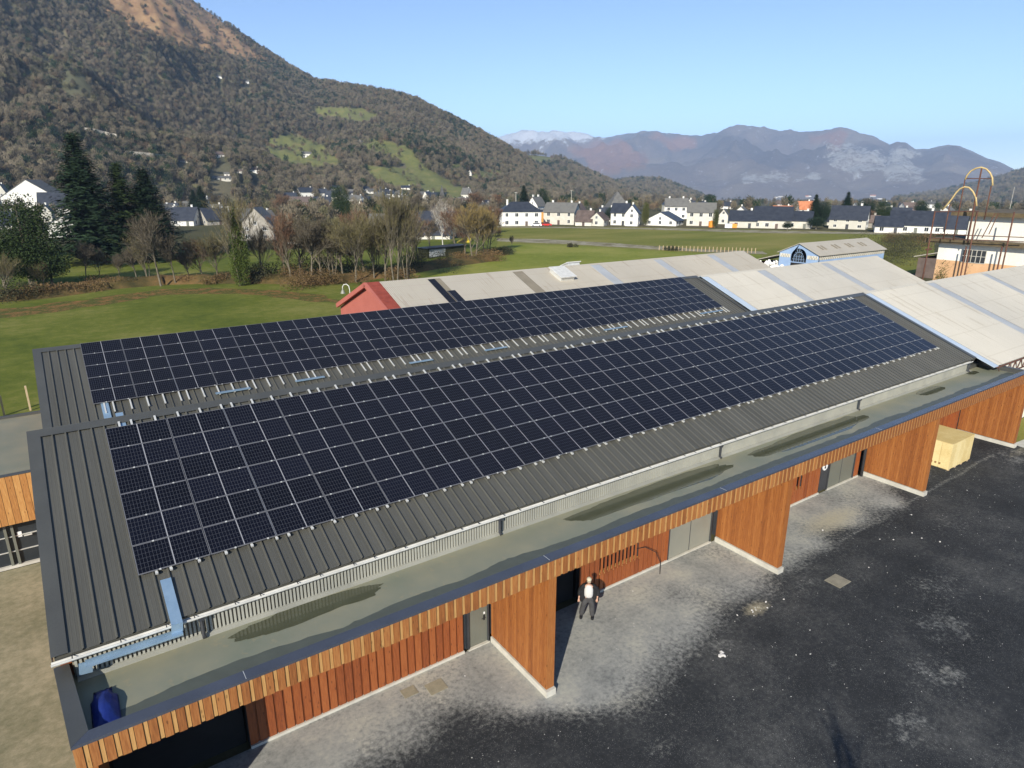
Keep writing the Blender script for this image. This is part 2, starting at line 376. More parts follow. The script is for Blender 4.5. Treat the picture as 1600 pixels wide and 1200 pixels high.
# ribbed steel sheets 1 m wide, three ribs
def sheet_mesh(L):
    prof = []; p = .35
    for k in range(3):
        x = k*p
        prof += [(x, 0), (x+.10, 0), (x+.11, .003), (x+.12, 0), (x+.19, 0), (x+.2, .003), (x+.21, 0), (x+.272, 0), (x+.292, .05), (x+.318, .05), (x+.336, 0)]
    prof.append((1.049, 0))
    V = [(x, 0, z) for x, z in prof]+[(x, L, z) for x, z in prof]; n = len(prof)
    return pydata('roof_sheet', V, [(i, i+1, n+i+1, n+i) for i in range(n-1)], M['sheet'])
def pitched(name, ridge_y, ridge_z, Lf, back_dy, label):
    deck = bmesh.new(); M0 = slope(ridge_y, ridge_z-.14)
    bx(deck, XL+.06, XR-.06, -Lf+.05, 0, -.08, 0, M=M0)
    bz = ridge_z-.14; v = [deck.verts.new(p) for p in ((XL+.06, ridge_y, bz-.02), (XR-.06, ridge_y, bz-.02), (XR-.06, ridge_y+back_dy, bz-back_dy*tan(TH)), (XL+.06, ridge_y+back_dy, bz-back_dy*tan(TH)))]
    deck.faces.new(v)
    rf = obj(name, deck, M['sheet'], bld); tag(rf, label)
    sm = sheet_mesh(Lf-.33); Ms = slope(ridge_y, ridge_z-.07)
    nsh = int(XR-XL-.6)
    for i in range(nsh+1):
        Mi = Ms @ T((XL+.34+i*1.05, -Lf, 0))
        if XL+.34+(i+1)*1.05 > XR-.2: break
        obj('roof_sheet', sm, None, rf, Mi)
    # back slope: one plain ribbed sheet
    bs = bmesh.new(); Mb = T((0, ridge_y, ridge_z-.07)) @ Matrix.Rotation(-TH, 4, 'X')
    x = XL+.3
    while x < XR-.3:
        bx(bs, x, x+.03, .3, back_dy/CT, 0, .05, M=Mb); x += 1/3
    v = [bs.verts.new(Mb @ Vector(p)) for p in ((XL, 0, 0), (XR, 0, 0), (XR, back_dy/CT, 0), (XL, back_dy/CT, 0))]; bs.faces.new(v)
    obj('rear_roof_sheet', bs, M['sheet'], rf)
    # ridge cap and verges
    bm = bmesh.new(); Mf = slope(ridge_y, ridge_z)
    bx(bm, XL, XR, -.36, 0, -.035, -.022, M=Mf); bx(bm, XL, XR, 0, .3, -.035, -.022, M=T((0, ridge_y, ridge_z)) @ Matrix.Rotation(-TH, 4, 'X'))
    obj('ridge_cap', bm, M['flash'], rf)
    for xa, xb in ((XL, XL+.34), (XR-.34, XR)):
        bm = bmesh.new(); bx(bm, xa, xb, -Lf, -.36, -.035, -.018, M=Mf); bx(bm, xa if xa == XL else xb-.02, xa+.02 if xa == XL else xb, -Lf, 0, -.3, -.036, M=Mf)
        obj('verge_flashing', bm, M['flash'], rf)
    return rf
Lf = (RY-EY)/CT; rf1 = pitched('front_pitched_roof', RY, RZ, Lf, BY-7.6-RY, 'near dark ribbed roof slope with a six-row solar array')
Lb = (BY-7.9)/CT; rf2 = pitched('rear_pitched_roof', BY, BZ, Lb, 7.6, 'far dark ribbed roof slope with a five-row solar array')
# mounting rails
def rails(roof, y0, z0, up, down, n, xoff):
    mt = {}
    me = None
    x = .42; k = 0; pat = [.35, .7, .7, .7, .7]
    rm = bmesh.new(); bx(rm, -.03, .03, -down, up, -.05, -.003); bx(rm, -.035, .035, -down-.01, -down+.05, -.035, .02)
    me = bpy.data.meshes.new('mounting_rail'); rm.to_mesh(me); rm.free(); me.materials.append(M['alu'])
    while x < n*MW:
        obj('mounting_rail', me, None, roof, slope(y0, z0) @ T((x+xoff, 0, 0))); x += pat[k % 5]; k += 1
rails(rf1, 0, RZ-.205, .3, 6*MH+.1, 25, 0)
AB_Y, AB_Z = 15.624, BZ-(BY-15.624)*tan(TH)
rails(rf2, AB_Y, AB_Z+.03, .0, 5*MH+.75, 25, -.04)

# solar modules -------------------------------------------------------
def module_meshes():
    w_, h_ = MW-.022, MH-.016
    fr = bmesh.new(); t = .014
    bx(fr, 0, w_, 0, t, 0, .035); bx(fr, 0, w_, h_-t, h_, 0, .035); bx(fr, 0, t, t, h_-t, 0, .035); bx(fr, w_-t, w_, t, h_-t, 0, .035)
    a = bpy.data.meshes.new('frame'); fr.to_mesh(a); fr.free(); a.materials.append(M['modframe'])
    g = bmesh.new(); bx(g, t, w_-t, t, h_-t, .012, .031)
    b = bpy.data.meshes.new('cell_sheet'); g.to_mesh(b); g.free(); b.materials.append(M['cells'])
    c = bmesh.new(); bx(c, -.025, .025, -.022, .022, .02, .043)
    d = bpy.data.meshes.new('clamp'); c.to_mesh(d); c.free(); d.materials.append(M['alu'])
    return a, b, d
fm, cm, clm = module_meshes()
ordn = ['first', 'second', 'third', 'fourth', 'fifth', 'sixth', 'seventh', 'eighth', 'ninth', 'tenth', 'eleventh', 'twelfth', 'thirteenth', 'fourteenth', 'fifteenth', 'sixteenth', 'seventeenth', 'eighteenth', 'nineteenth', 'twentieth', 'twenty-first', 'twenty-second', 'twenty-third', 'twenty-fourth', 'twenty-fifth']
def array(x0, y0, z0, rows, which, rowname):
    M0 = slope(y0, z0); rr = random.Random(rows)
    for j in range(rows):
        for i in range(25):
            tilt = Matrix.Rotation(rr.uniform(-.0015, .0015), 4, 'X') @ Matrix.Rotation(rr.uniform(-.0015, .0015), 4, 'Y')
            Mi = M0 @ T((x0+i*MW, -(j+1)*MH, 0)) @ tilt
            e = bpy.data.objects.new('solar_panel', None); COL.objects.link(e); e.empty_display_size = .2
            place(e, Mi)
            tag(e, 'black solar panel, %s in the %s row of the %s roof array' % (ordn[i], rowname[j], which), 'solar panel', 'solar panels of the %s roof array' % which)
            obj('frame', fm, None, e, Mi); obj('cell_sheet', cm, None, e, Mi)
            for cx in ((.42+i*.12) % .67+.1, (.42+i*.12) % .67+1.0):
                obj('clamp', clm, None, e, Mi @ T((cx, -.008, 0)))
rown6 = ['ridge-side', 'second', 'third', 'fourth', 'fifth', 'eave-side']
array(0, 0, RZ-.205, 6, 'near', rown6)
array(-.04, AB_Y, AB_Z+.03, 5, 'far', ['ridge-side', 'second', 'third', 'fourth', 'valley-side'])

# gable end walls, upstand between eave and flat roof, gutter ----------
bm = bmesh.new()
vy = BY-7.7; vz = BZ-7.7*tan(TH)-.3
prism(bm, [(EY+.3, 0), (EY+.3, EZ-.25), (RY, RZ-.3), (vy, vz), (BY, BZ-.3), (BY+7.3, BZ-.3-7.3*tan(TH)), (BY+7.3, 0)], 'x', XL+.12, XL+.35)
prism(bm, [(EY+.3, 0), (EY+.3, EZ-.25), (RY, RZ-.3), (vy, vz), (BY, BZ-.3), (BY+7.3, BZ-.3-7.3*tan(TH)), (BY+7.3, 0)], 'x', XR-.35, XR-.12)
obj('end_wall', bm, M['w_wall'], bld)
obj('rear_wall', box(XL+.35, XR-.35, BY+7.1, BY+7.3, 0, BZ-.3-7.3*tan(TH)), M['w_wall'], bld)
bm = bmesh.new()
obj('upstand_backing', box(XL+.36, XR-.36, EY+.2, EY+.42, 4.6, EZ-.12), M['strip_d'], bld)  # dark backing colour stands in for shade in the gaps between ribs
x = XL+.4
while x < XR-.42:
    bx(bm, x, x+.055, EY+.12, EY+.199, FR-.01, EZ-.14); x += .1
up = obj('upstand_wall', bm, M['bead'], bld)
bm = bmesh.new(); prism(bm, [(EY+.19, FR), (EY-.06, FR), (EY-.06, FR+.01), (EY+.08, FR+.035), (EY+.19, FR+.035)], 'x', XL+.4, XR-.4)
obj('upstand_flashing', bm, M['bead'], up)
def gutter(xa, xb):
    bm = bmesh.new(); y = EY-.03; z = EZ-.17; pts = []
    n = 8; ro, ri = .075, .068
    prof = [(y-ro*cos(pi*k/n), z-ro*sin(pi*k/n)) for k in range(n+1)]+[(y+ri*cos(pi*k/n), z-ri*sin(pi*k/n)) for k in range(n+1)]
    prism(bm, prof, 'x', xa, xb)
    bx(bm, xa, xb, y-ro-.012, y-ro+.014, z-.012, z+.03)
    return bm
g1 = obj('gutter', gutter(XL-.02, XR-.7), M['gutter'], bld)
bm = bmesh.new(); bx(bm, -.012, .012, EY-.115, EY+.06, EZ-.145, EZ-.135)
gbm = bpy.data.meshes.new('gutter_bracket'); bm.to_mesh(gbm); bm.free(); gbm.materials.append(M['darkframe'])
x = XL+.4
while x < XR-1:
    obj('gutter_bracket', gbm, None, g1, T((x, 0, 0))); x += 1.0 if int(x*1.7) % 3 else .65
for dx in (1.15, 10.44, 21.9, 33.1, 46.1):
    bm = bmesh.new(); tube(bm, [(dx, EY-.03, EZ-.22), (dx, EY-.03, FR+.1), (dx, EY-.12, FR+.05)], .048, 8); bx(bm, dx-.07, dx+.07, EY-.1, EY+.04, EZ-.3, EZ-.21)
    obj('downpipe', bm, M['darkframe'], bld, smooth=False)

# flat roof ------------------------------------------------------------
XPl0, XPl1, XPR = -2.05, -1.81, 48.6     # the end parapet runs slightly askew
def plx(y): return XPl0+(XPl1-XPl0)*(EY+.3-y)/(EY+.3-OY)
bm = bmesh.new()
N = 60
vv = [[bm.verts.new((plx(y)+.2+(XPR-.4-plx(y))*i/N, y, FR)) for i in range(N+1)] for y in (OY+.1, (OY+EY)/2, EY+.4)]
for a, b in zip(vv, vv[1:]):
    for i in range(N): bm.faces.new((a[i], a[i+1], b[i+1], b[i]))
v4 = [bm.verts.new(p) for p in ((XPl1+.2, OY+.1, FR-.28), (XPR-.2, OY+.1, FR-.28), (XPR-.2, EY+.4, FR-.28), (XPl0+.2, EY+.4, FR-.28))]; bm.faces.new(v4[::-1])
fr_ = obj('flat_roof', bm, M['membrane'], bld)
bm = bmesh.new()   # parapet body
def quadbox(bm, P, z0, z1):
    a = [bm.verts.new((x, y, z0)) for x, y in P]; b = [bm.verts.new((x, y, z1)) for x, y in P]; n = len(P)
    for i in range(n): bm.faces.new((a[i], a[(i+1) % n], b[(i+1) % n], b[i]))
    bm.faces.new(a[::-1]); bm.faces.new(b)
quadbox(bm, [(XPl1+.02, OY+.05), (XPR-.02, OY+.05), (XPR-.02, OY+.28), (XPl1+.04, OY+.28)], FB+.06, HP-.02)
quadbox(bm, [(XPl1+.02, OY+.285), (XPl1+.29, OY+.285), (XPl0+.27, EY+.3), (XPl0+.02, EY+.3)], FB+.06, HP-.02)
quadbox(bm, [(XPR-.28, OY+.285), (XPR-.02, OY+.285), (XPR-.02, EY+.2), (XPR-.28, EY+.2)], FB+.06, HP-.12)
quadbox(bm, [(XR-.05, EY+.2), (XPR-.02, EY+.2), (XPR-.02, EY+.45), (XR-.05, EY+.45)], FB-.4, HP-.12)
obj('parapet', bm, M['flash'], fr_)
bm = bmesh.new()
quadbox(bm, [(XPl1-.02, OY-.03), (XPR, OY-.03), (XPR, OY+.3), (XPl1+.31, OY+.3)], HP-.02, HP)
quadbox(bm, [(XPl1-.02, OY-.031), (XPR, OY-.031), (XPR, OY-.012), (XPl1-.02, OY-.012)], HP-.07, HP-.0205)
obj('parapet_capping', bm, M['flash_skytint'], fr_)
bm = bmesh.new()
quadbox(bm, [(XPl1-.02, OY-.03), (XPl1+.31, OY+.301), (XPl0+.29, EY+.25), (XPl0-.02, EY+.25)], HP-.018, HP+.003)
obj('end_capping', bm, M['flash'], fr_); bm = bmesh.new()
quadbox(bm, [(XPR-.3, OY+.31), (XPR, OY+.31), (XPR, EY+.45), (XPR-.3, EY+.45)], HP-.118, HP-.1)
obj('end_capping', bm, M['flash'], fr_)
bm = bmesh.new()
for jx in (1.6, 10.5, 18.9, 30.2, 41.0): bx(bm, jx, jx+.012, OY-.02, OY+.29, HP+.0005, HP+.0035)
obj('capping_joint', bm, M['alu'], fr_)
# wet band along the parapet, puddles under the upstand
def sheetpoly(P, z, name, mat, parent=None, kind=None):
    bm = bmesh.new(); c = [bm.verts.new((x, y, z)) for x, y in P]; f = bm.faces.new(c)
    if f.normal.z < 0 or True: bmesh.ops.recalc_face_normals(bm, faces=bm.faces[:])
    for f in bm.faces:
        f.normal_update()
        if f.normal.z < 0: f.normal_flip()
    bmesh.ops.triangulate(bm, faces=bm.faces[:])
    o = obj(name, bm, mat, parent)
    if kind: o['kind'] = kind
    return o
P = [(XPl1+.32, OY+.28)]; P += [(XPR-.3, OY+.28)]
x = XPR-.4
top = []
while x > XPl1+.75:
    wv = .86+.22*noise.noise((x*.35, 0, 0))+.1*noise.noise((x*1.3, 3, 0))+.05*noise.noise((x*4, 5, 0))
    top.append((x, OY+.28+wv)); x -= .18
P += top+[(XPl1+.7, OY+.5), (XPl1+.34, OY+.45)]
sheetpoly(P, FR+.004, 'wet_film', M['wetband'], fr_)
def puddle(x0, x1, y0, y1, seed):
    P = []; n = 72
    for k in range(n):
        a = 2*pi*k/n; r = 1+.3*noise.noise((cos(a)*1.8+seed, sin(a)*1.8, 0))+.13*noise.noise((cos(a)*6+seed, sin(a)*6, 0))+.05*noise.noise((cos(a)*16+seed, sin(a)*16, 0))
        cx, sy = cos(a), sin(a)
        P.append(((x0+x1)/2+(x1-x0)/2*math.copysign(abs(cx)**.7, cx)*(.6+.4*r), (y0+y1)/2+(y1-y0)/2*math.copysign(abs(sy)**.8, sy)*r))
    return P
for k, (a, b, c, d) in enumerate([(1.75, 6.0, -8.1, -7.36), (13.1, 21.6, -8.4, -7.42), (23.4, 32.5, -8.5, -7.4), (38.6, 41.4, -8.2, -7.45)]):
    sheetpoly(puddle(a, b, c, d, k*7.3), FR+.006, 'puddle', M['puddle'], fr_)
sheetpoly(puddle(45.6, 46.8, -7.75, -7.25, 51), FR+.006, 'puddle', M['puddle'], fr_)

# fascia: staggered larch boards ---------------------------------------
def boardmesh(name, w_, t_, h_, mat, ax='x'):
    bm = bmesh.new()
    if ax == 'x': bx(bm, 0, w_, -t_, 0, 0, h_)
    else: bx(bm, -t_, 0, 0, w_, 0, h_)
    me = bpy.data.meshes.new(name); bm.to_mesh(me); bm.free(); me.materials.append(mat); return me
fas = obj('fascia', box(XPl1+.02, XPR-.02, OY+.02, OY+.048, FB+.02, HP-.022), M['darkframe'], bld)
FH = HP-.075-FB
bA = boardmesh('board', .165, .042, FH, M['w_fascia']); bB = bmesh.new(); stuffA = bmesh.new()
x = XPl1+.0; k = 0; rr = random.Random(3)
while x < XPR-.2:
    dz = rr.uniform(-.012, .006)
    if x < 25: obj('board', bA, None, fas, T((x, OY+.018+rr.uniform(-.004, .004), FB+dz)))
    else: bx(stuffA, x, x+.165, OY-.024, OY+.018, FB+dz, FB+FH+dz)
    bx(bB, x+.178, x+.262, OY-.004, OY+.018, FB+rr.uniform(-.01, .01), FB+FH)
    x += .274
tag(obj('board', stuffA, M['w_fascia'], fas), kind='stuff'); tag(obj('batten', bB, M['w_batten'], fas), kind='stuff')
# soffit
obj('soffit', box(XPl1+.3, XPR-.3, OY+.3, WY, FR-.34, FR-.3), M['darkframe'], bld)

# recessed wall ---------------------------------------------------------
def wallstrip(xa, xb, z0=.1, z1=4.44, parent=None, mat=None, individual=True):
    back = obj('wall', box(xa, xb, WY+.06, WY+.2, 0, 4.44), M['darkframe'], parent or bld)
    me = boardmesh('board', .215, .03, z1-z0, mat or M['w_wall']); x = xa+.005; bt = bmesh.new()
    while x+.2 < xb:
        obj('board', me, None, back, T((x, WY+.03+rr.uniform(-.006, .006), z0)))
        bx(bt, x+.222, min(x+.268, xb), WY+.035, WY+.058, z0, z1); x += .274
    if x < xb-.02: bx(bt, x, xb-.005, WY, WY+.055, z0, z1)
    tag(obj('batten', bt, M['w_wall'], back), kind='stuff')
    obj('plinth', box(xa, xb, WY-.05, WY+.059, -.05, .09), M['conc'], back)
    return back
wallstrip(2.0, 9.38); 
wallstrip(14.75, 15.85); wallstrip(18.12, 19.9); wallstrip(29.9-1.2, 29.35-.0); wallstrip(30.1, 31.75); wallstrip(35.3, 35.75)
wallstrip(36.52, 48.28)
# low and high cladding round the slatted windows
for (xa, xb, zs, zt, nsl) in ((15.86, 18.11, .86, 2.3, 11), (29.36, 30.09, .88, 2.2, 3)):
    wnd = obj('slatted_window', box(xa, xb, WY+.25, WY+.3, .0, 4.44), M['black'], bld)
    me = boardmesh('board', .215, .03, zs-.1, M['w_wall']); me2 = boardmesh('board', .215, .03, 4.44-zt, M['w_wall'])
    x = xa+.005
    while x+.2 < xb+.02:
        obj('board', me, None, wnd, T((x, WY+.03, .1))); obj('board', me2, None, wnd, T((x, WY+.03, zt))); x += .25
    obj('sill', box(xa, xb, WY-.0, WY+.249, zs-.06, zs-.012), M['w_batten'], wnd)
    obj('plinth', box(xa, xb, WY-.05, WY+.02, -.05, .09), M['conc'], wnd)
    ms = boardmesh('slat', .075, .05, zt-zs, M['w_wall'])
    for k in range(nsl):
        obj('slat', ms, None, wnd, T((xa+.05+(xb-xa-.1)*k/(nsl-1 if nsl > 1 else 1), WY+.04, zs-.01)) @ Matrix.Rotation(rr.uniform(-.25, -.1), 4, 'Z'))
# openings in deep shade
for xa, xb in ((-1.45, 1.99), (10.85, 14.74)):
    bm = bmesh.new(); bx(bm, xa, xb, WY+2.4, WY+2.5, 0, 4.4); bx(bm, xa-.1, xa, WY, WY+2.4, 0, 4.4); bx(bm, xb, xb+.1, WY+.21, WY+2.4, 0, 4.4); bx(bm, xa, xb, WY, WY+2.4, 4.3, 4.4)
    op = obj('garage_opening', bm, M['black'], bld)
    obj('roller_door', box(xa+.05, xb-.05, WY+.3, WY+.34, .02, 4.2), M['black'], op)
# doors
def door(xa, xb, h, mat, reveal=.12, handle=True, label=None):
    fm_ = obj('door', box(xa, xb, WY+.06, WY+.1, .06, h), mat, bld); tag(fm_, label)
    bm = bmesh.new(); bx(bm, xa-.05, xa, WY-.01, WY+.14, .0, h+.05); bx(bm, xb, xb+.05, WY-.01, WY+.14, 0, h+.05); bx(bm, xa, xb, WY-.01, WY+.14, h, h+.05)
    obj('door_frame', bm, M['darkframe'], fm_)
    obj('transom', box(xa-.05, xb+.05, WY+.04, WY+.1, h+.05, 4.44), M['w_wall'], fm_)
    obj('threshold', box(xa-.05, xb+.05, WY-.05, WY+.059, -.05, .05), M['conc'], fm_)
    if handle:
        bm = bmesh.new(); bx(bm, xb-.16, xb-.1, WY+.045, WY+.06, .98, 1.2); tube(bm, [(xb-.13, WY+.06, 1.1), (xb-.13, WY, 1.1), (xb-.26, WY, 1.1)], .014, 6)
        obj('handle', bm, M['black'], fm_)
        obj('lock_plate', box(xb-.15, xb-.09, WY+.04, WY+.06, 1.24, 1.32), M['white_p'], fm_)
    return fm_
door(9.6, 10.4, 2.1, M['doorgrey'], label='olive grey single door with a small black handle')
obj('door_sidelight', box(9.4, 9.54, WY+.08, WY+.1, .05, 2.15), M['glass'], bld)
d2 = door(19.96, 22.8, 2.3, M['doorgrey2'], handle=False, label='wide grey sliding door')
d3 = door(32.62, 35.2, 2.3, M['doorgrey'], handle=False, label='wide dark grey sliding door beside the round sign')
obj('meeting_stile', box(21.37, 21.4, WY+.05, WY+.06, .06, 2.3), M['darkframe'], d2)
obj('meeting_stile', box(33.9, 33.93, WY+.05, WY+.06, .06, 2.3), M['darkframe'], d3)
dp = obj('dark_panel', box(31.8, 32.5, WY+.03, WY+.08, .1, 4.4), M['darkframe'], bld)
sg = empty('round_sign', (32.1, WY-.03, 1.55), label='round white door sign with two small dark marks on the dark panel', cat='sign')
bm = bmesh.new(); tube(bm, [(32.12, WY+.028, 1.55), (32.12, WY-.0, 1.55)], .24, 28); obj('disc', bm, M['white_p'], sg)
bm = bmesh.new(); tube(bm, [(32.12, WY-.001, 1.64), (32.12, WY-.006, 1.64)], .055, 12); tube(bm, [(32.12, WY-.001, 1.48), (32.12, WY-.006, 1.48)], .075, 14); bx(bm, 32.09, 32.15, WY-.006, WY-.002, 1.5, 1.63)
obj('pictogram', bm, M['darkframe'], sg)
for px_ in (36.0, 48.42):
    tubeobj('rainwater_pipe', [(px_, WY-.1, 0), (px_, WY-.1, 4.4)], .09, M['darkframe'], bld, 10)

# partition walls running out to the canopy edge --------------------------
FINS = ((-1.79, .34), (10.52, .32), (23.12, .32), (36.2, .32), (48.28, .3))
for k, (fx, ft) in enumerate(FINS):
    body = obj('partition_wall', box(fx+.04, fx+ft-.04, OY+.06, WY+.2, .25, FB+.1), M['darkframe'], bld)
    me = boardmesh('board', .116, .038, FB-.28+(.1), M['w_fin'], 'y'); y = OY+.07
    while y+.11 < WY:
        obj('board', me, None, body, T((fx+.038+rr.uniform(-.006, .006), y, .27))); y += .121
    bm = bmesh.new(); bx(bm, fx+ft-.038, fx+ft-.005, OY+.06, WY, .27, FB+.05); tag(obj('rear_cladding', bm, M['w_fin'], body), kind=None)
    me = boardmesh('end_board', ft-.01, .03, FB-.28+(.05), M['w_fin']); obj('end_board', me, None, body, T((fx+.005, OY+.058, .27)))
    bm = bmesh.new(); bx(bm, fx-.04, fx+ft+.03, OY-.05, WY-.051, -.05, .235); obj('plinth', bm, M['conc'], body)
# stiles visible at the outer end, running up over the fascia
# cable trays -----------------------------------------------------------
def tray(name, pts, w_, label, wallh=.05):
    """channel with flat lid following pts (centre line); a mesh of flat bars"""
    bm = bmesh.new()
    for a, b in zip(pts, pts[1:]):
        a, b = Vector(a), Vector(b); d = (b-a); L = d.length; d.normalize()
        side = Vector((1, 0, 0)) if abs(d.x) < .5 else Vector((0, 1, 0))
        side = (side-d*side.dot(d)).normalized(); n_ = d.cross(side)
        if n_.z < 0: n_ = -n_
        Mx = Matrix(((d.x, side.x, n_.x, a.x), (d.y, side.y, n_.y, a.y), (d.z, side.z, n_.z, a.z), (0, 0, 0, 1)))
        bx(bm, -.005, L+.005, -w_/2, w_/2, -wallh, 0, M=Mx)
    o = obj(name, bm, M['galv']); return tag(o, label, 'cable tray')
Z1 = lambda y, o=.02: RZ-(RY-y)*tan(TH)+o
tray('cable_tray', [(.58, -6.1, Z1(-6.1)), (.58, EY-.2, Z1(EY-.2, .0)), (.55, EY-.23, 5.3)], .26, 'blue-grey steel cable tray dropping over the eave below the near array')
tray('cable_tray', [(.66, EY-.22, 5.33), (-1.42, EY-.22, 5.33), (-1.45, EY-.22, 5.05)], .27, 'pale steel cable tray running along the upstand to the corner')
tray('cable_tray', [(.5, .85, Z1(.6, .02)), (.5, -.02, Z1(-.02, -.02))], .22, 'short blue cable tray crossing the near ridge')
Z2 = lambda y, o=.02: BZ-(BY-y)*tan(TH)+o
tray('cable_tray', [(.4, 10.85, Z2(10.85, 0)), (.4, 9.0, Z2(9.0, 0))], .3, 'blue cable tray below the far array at its near corner')
for k, (a, b, y) in enumerate([(5.1, 6.75, 10.2), (9.05, 10.6, 10.15), (15.7, 17.2, 10.12), (20.95, 22.6, 10.17), (31.1, 33.3, 10.28), (41.6, 44.2, 10.4)]):
    tray('cable_tray', [(a, y, Z2(y, .06)), (b, y, Z2(y, .06))], .2, ['short pale cable tray in the valley, nearest the building corner', 'second pale cable tray along the roof valley from the corner', 'third pale cable tray along the roof valley from the corner', 'fourth pale cable tray along the roof valley from the corner', 'fifth pale cable tray along the roof valley from the corner', 'last pale cable tray at the far end of the valley'][k]).__setitem__('group', 'short cable trays lying in the roof valley')
# blue patch in the corner of the flat roof, modelled as a low dome
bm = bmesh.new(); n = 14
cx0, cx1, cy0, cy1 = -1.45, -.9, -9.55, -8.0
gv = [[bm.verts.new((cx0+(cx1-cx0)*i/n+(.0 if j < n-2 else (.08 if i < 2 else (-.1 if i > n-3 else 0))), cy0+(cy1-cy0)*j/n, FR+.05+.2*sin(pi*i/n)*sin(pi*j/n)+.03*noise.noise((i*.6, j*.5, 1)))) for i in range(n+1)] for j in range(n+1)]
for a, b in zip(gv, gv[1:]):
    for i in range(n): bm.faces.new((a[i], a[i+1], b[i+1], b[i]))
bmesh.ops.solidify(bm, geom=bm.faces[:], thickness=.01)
tag(obj('blue_patch', bm, M['bluepatch'], smooth=True), 'blue patch crumpled in the shaded corner of the flat roof', 'plastic sheet')
# hose
tag(tubeobj('black_hose', [(17.9, WY-.02, 1.35), (18.1, WY-.3, 1.5), (18.5, WY-.55, 1.25), (18.75, WY-.62, .7), (18.8, WY-.6, .1)], .017, M['jacket'], None, 8), 'black hose hanging out of the slatted window', 'hose')

# annex on the side ---------------------------------------------------------
ax = empty('side_annex', (-9, 13, 0), label='low flat-roofed annex with honey timber fascia and dark glazing beside the workshop', cat='building')
AY, AZ = 8.9, 4.4
obj('roof', box(-16, XL+.1, AY+.25, 17.9, 4.15, 4.3), M['membrane'], ax)
bm = bmesh.new(); bx(bm, -16, XL+.1, AY-.02, AY+.25, 4.38, AZ+.01); bx(bm, -16, XL+.1, 17.9, 18.15, 4.1, AZ+.01); obj('parapet_capping', bm, M['flash'], ax)
af = obj('fascia', box(-16, XL+.1, AY+.02, AY+.25, 2.2, 4.375), M['darkframe'], ax)
me = boardmesh('board', .225, .03, 2.17, M['w_annex']); x = XL-.14
while x > -6.5: obj('board', me, None, af, T((x, AY+.02, 2.2))); x -= .24
bm = bmesh.new()
while x > -16: bx(bm, x, x+.225, AY-.01, AY+.019, 2.2, 4.37); x -= .24
tag(obj('board', bm, M['w_annex'], af), kind='stuff')
gl = obj('glazing', box(-16, XL+.1, AY+.5, AY+.53, .12, 2.2), M['glass'], ax)
for mx in (-2.9, -3.85, -4.1, -5.1, -6.1, -7.1): obj('mullion', box(mx-.05, mx+.05, AY+.38, AY+.499, .12, 2.2), M['doorgrey'], gl)
for mz in (.75, 1.45): obj('glazing_bar', box(-16, XL+.1, AY+.44, AY+.499, mz-.015, mz+.015), M['alu'], gl)
obj('notice', box(-3.72, -3.56, AY+.47, AY+.495, 1.35, 1.6), M['white_p'], gl)
obj('handle', box(-3.5, -3.2, AY+.36, AY+.43, 1.38, 1.42), M['alu'], gl)
obj('plinth', box(-16, XL+.1, AY+.35, AY+.6, 0, .12), M['conc'], ax)
obj('rear_wall', box(-16, XL+.1, 17.6, 17.89, 0, 4.15), M['w_annex'], ax)
for k, (x, y, h) in enumerate([(-5.5, 33.6, 1.9), (-5.2, 33.9, 1.5), (-3.65, 34.2, 1.9)]):
    tag(obj('fence_post', box(x-.06, x+.06, y-.06, y+.06, 0, h), M['timber']), ['tall pale timber post behind the annex roof', 'short pale timber post close beside a taller one', 'pale timber post standing alone near the roof corner'][k], 'post')

# wooden crate ----------------------------------------------------------------
cr = empty('shipping_crate', (42.3, -8, 0), label='large pale plywood shipping crate standing beside the partition wall', cat='crate')
c0, c1, c2, c3, ch = 40.8, 43.7, -9.2, -6.95, 1.72
obj('body', box(c0+.03, c1-.03, c2+.03, c3-.03, .1, ch-.03), M['pine'], cr)
obj('lid', box(c0-.0, c1, c2-.0, c3, ch-.028, ch), M['pine'], cr)
for k in range(4): obj('side_panel', box(c0+.004, c0+.028, c2+.01+k*.56, c2+.55+k*.56, .1, ch-.03), M['pine'], cr)
for k in range(5): obj('side_panel', box(c0+.03+k*.575, c0+.59+k*.575, c2+.004, c2+.028, .1, ch-.03), M['pine'], cr)
for k in range(4): obj('skid', box(c0+.15+k*.82, c0+.3+k*.82, c2+.02, c3-.02, 0, .098), M['timber'], cr)
bm = bmesh.new()
for k in range(4): bx(bm, c0-.001, c0+.003, c2+.45+k*.22, c2+.56+k*.22, .3, .42)
obj('stencil_marks', bm, mottled('brown_ink', (.25, .12, .04), (.3, .16, .06), 3), cr)

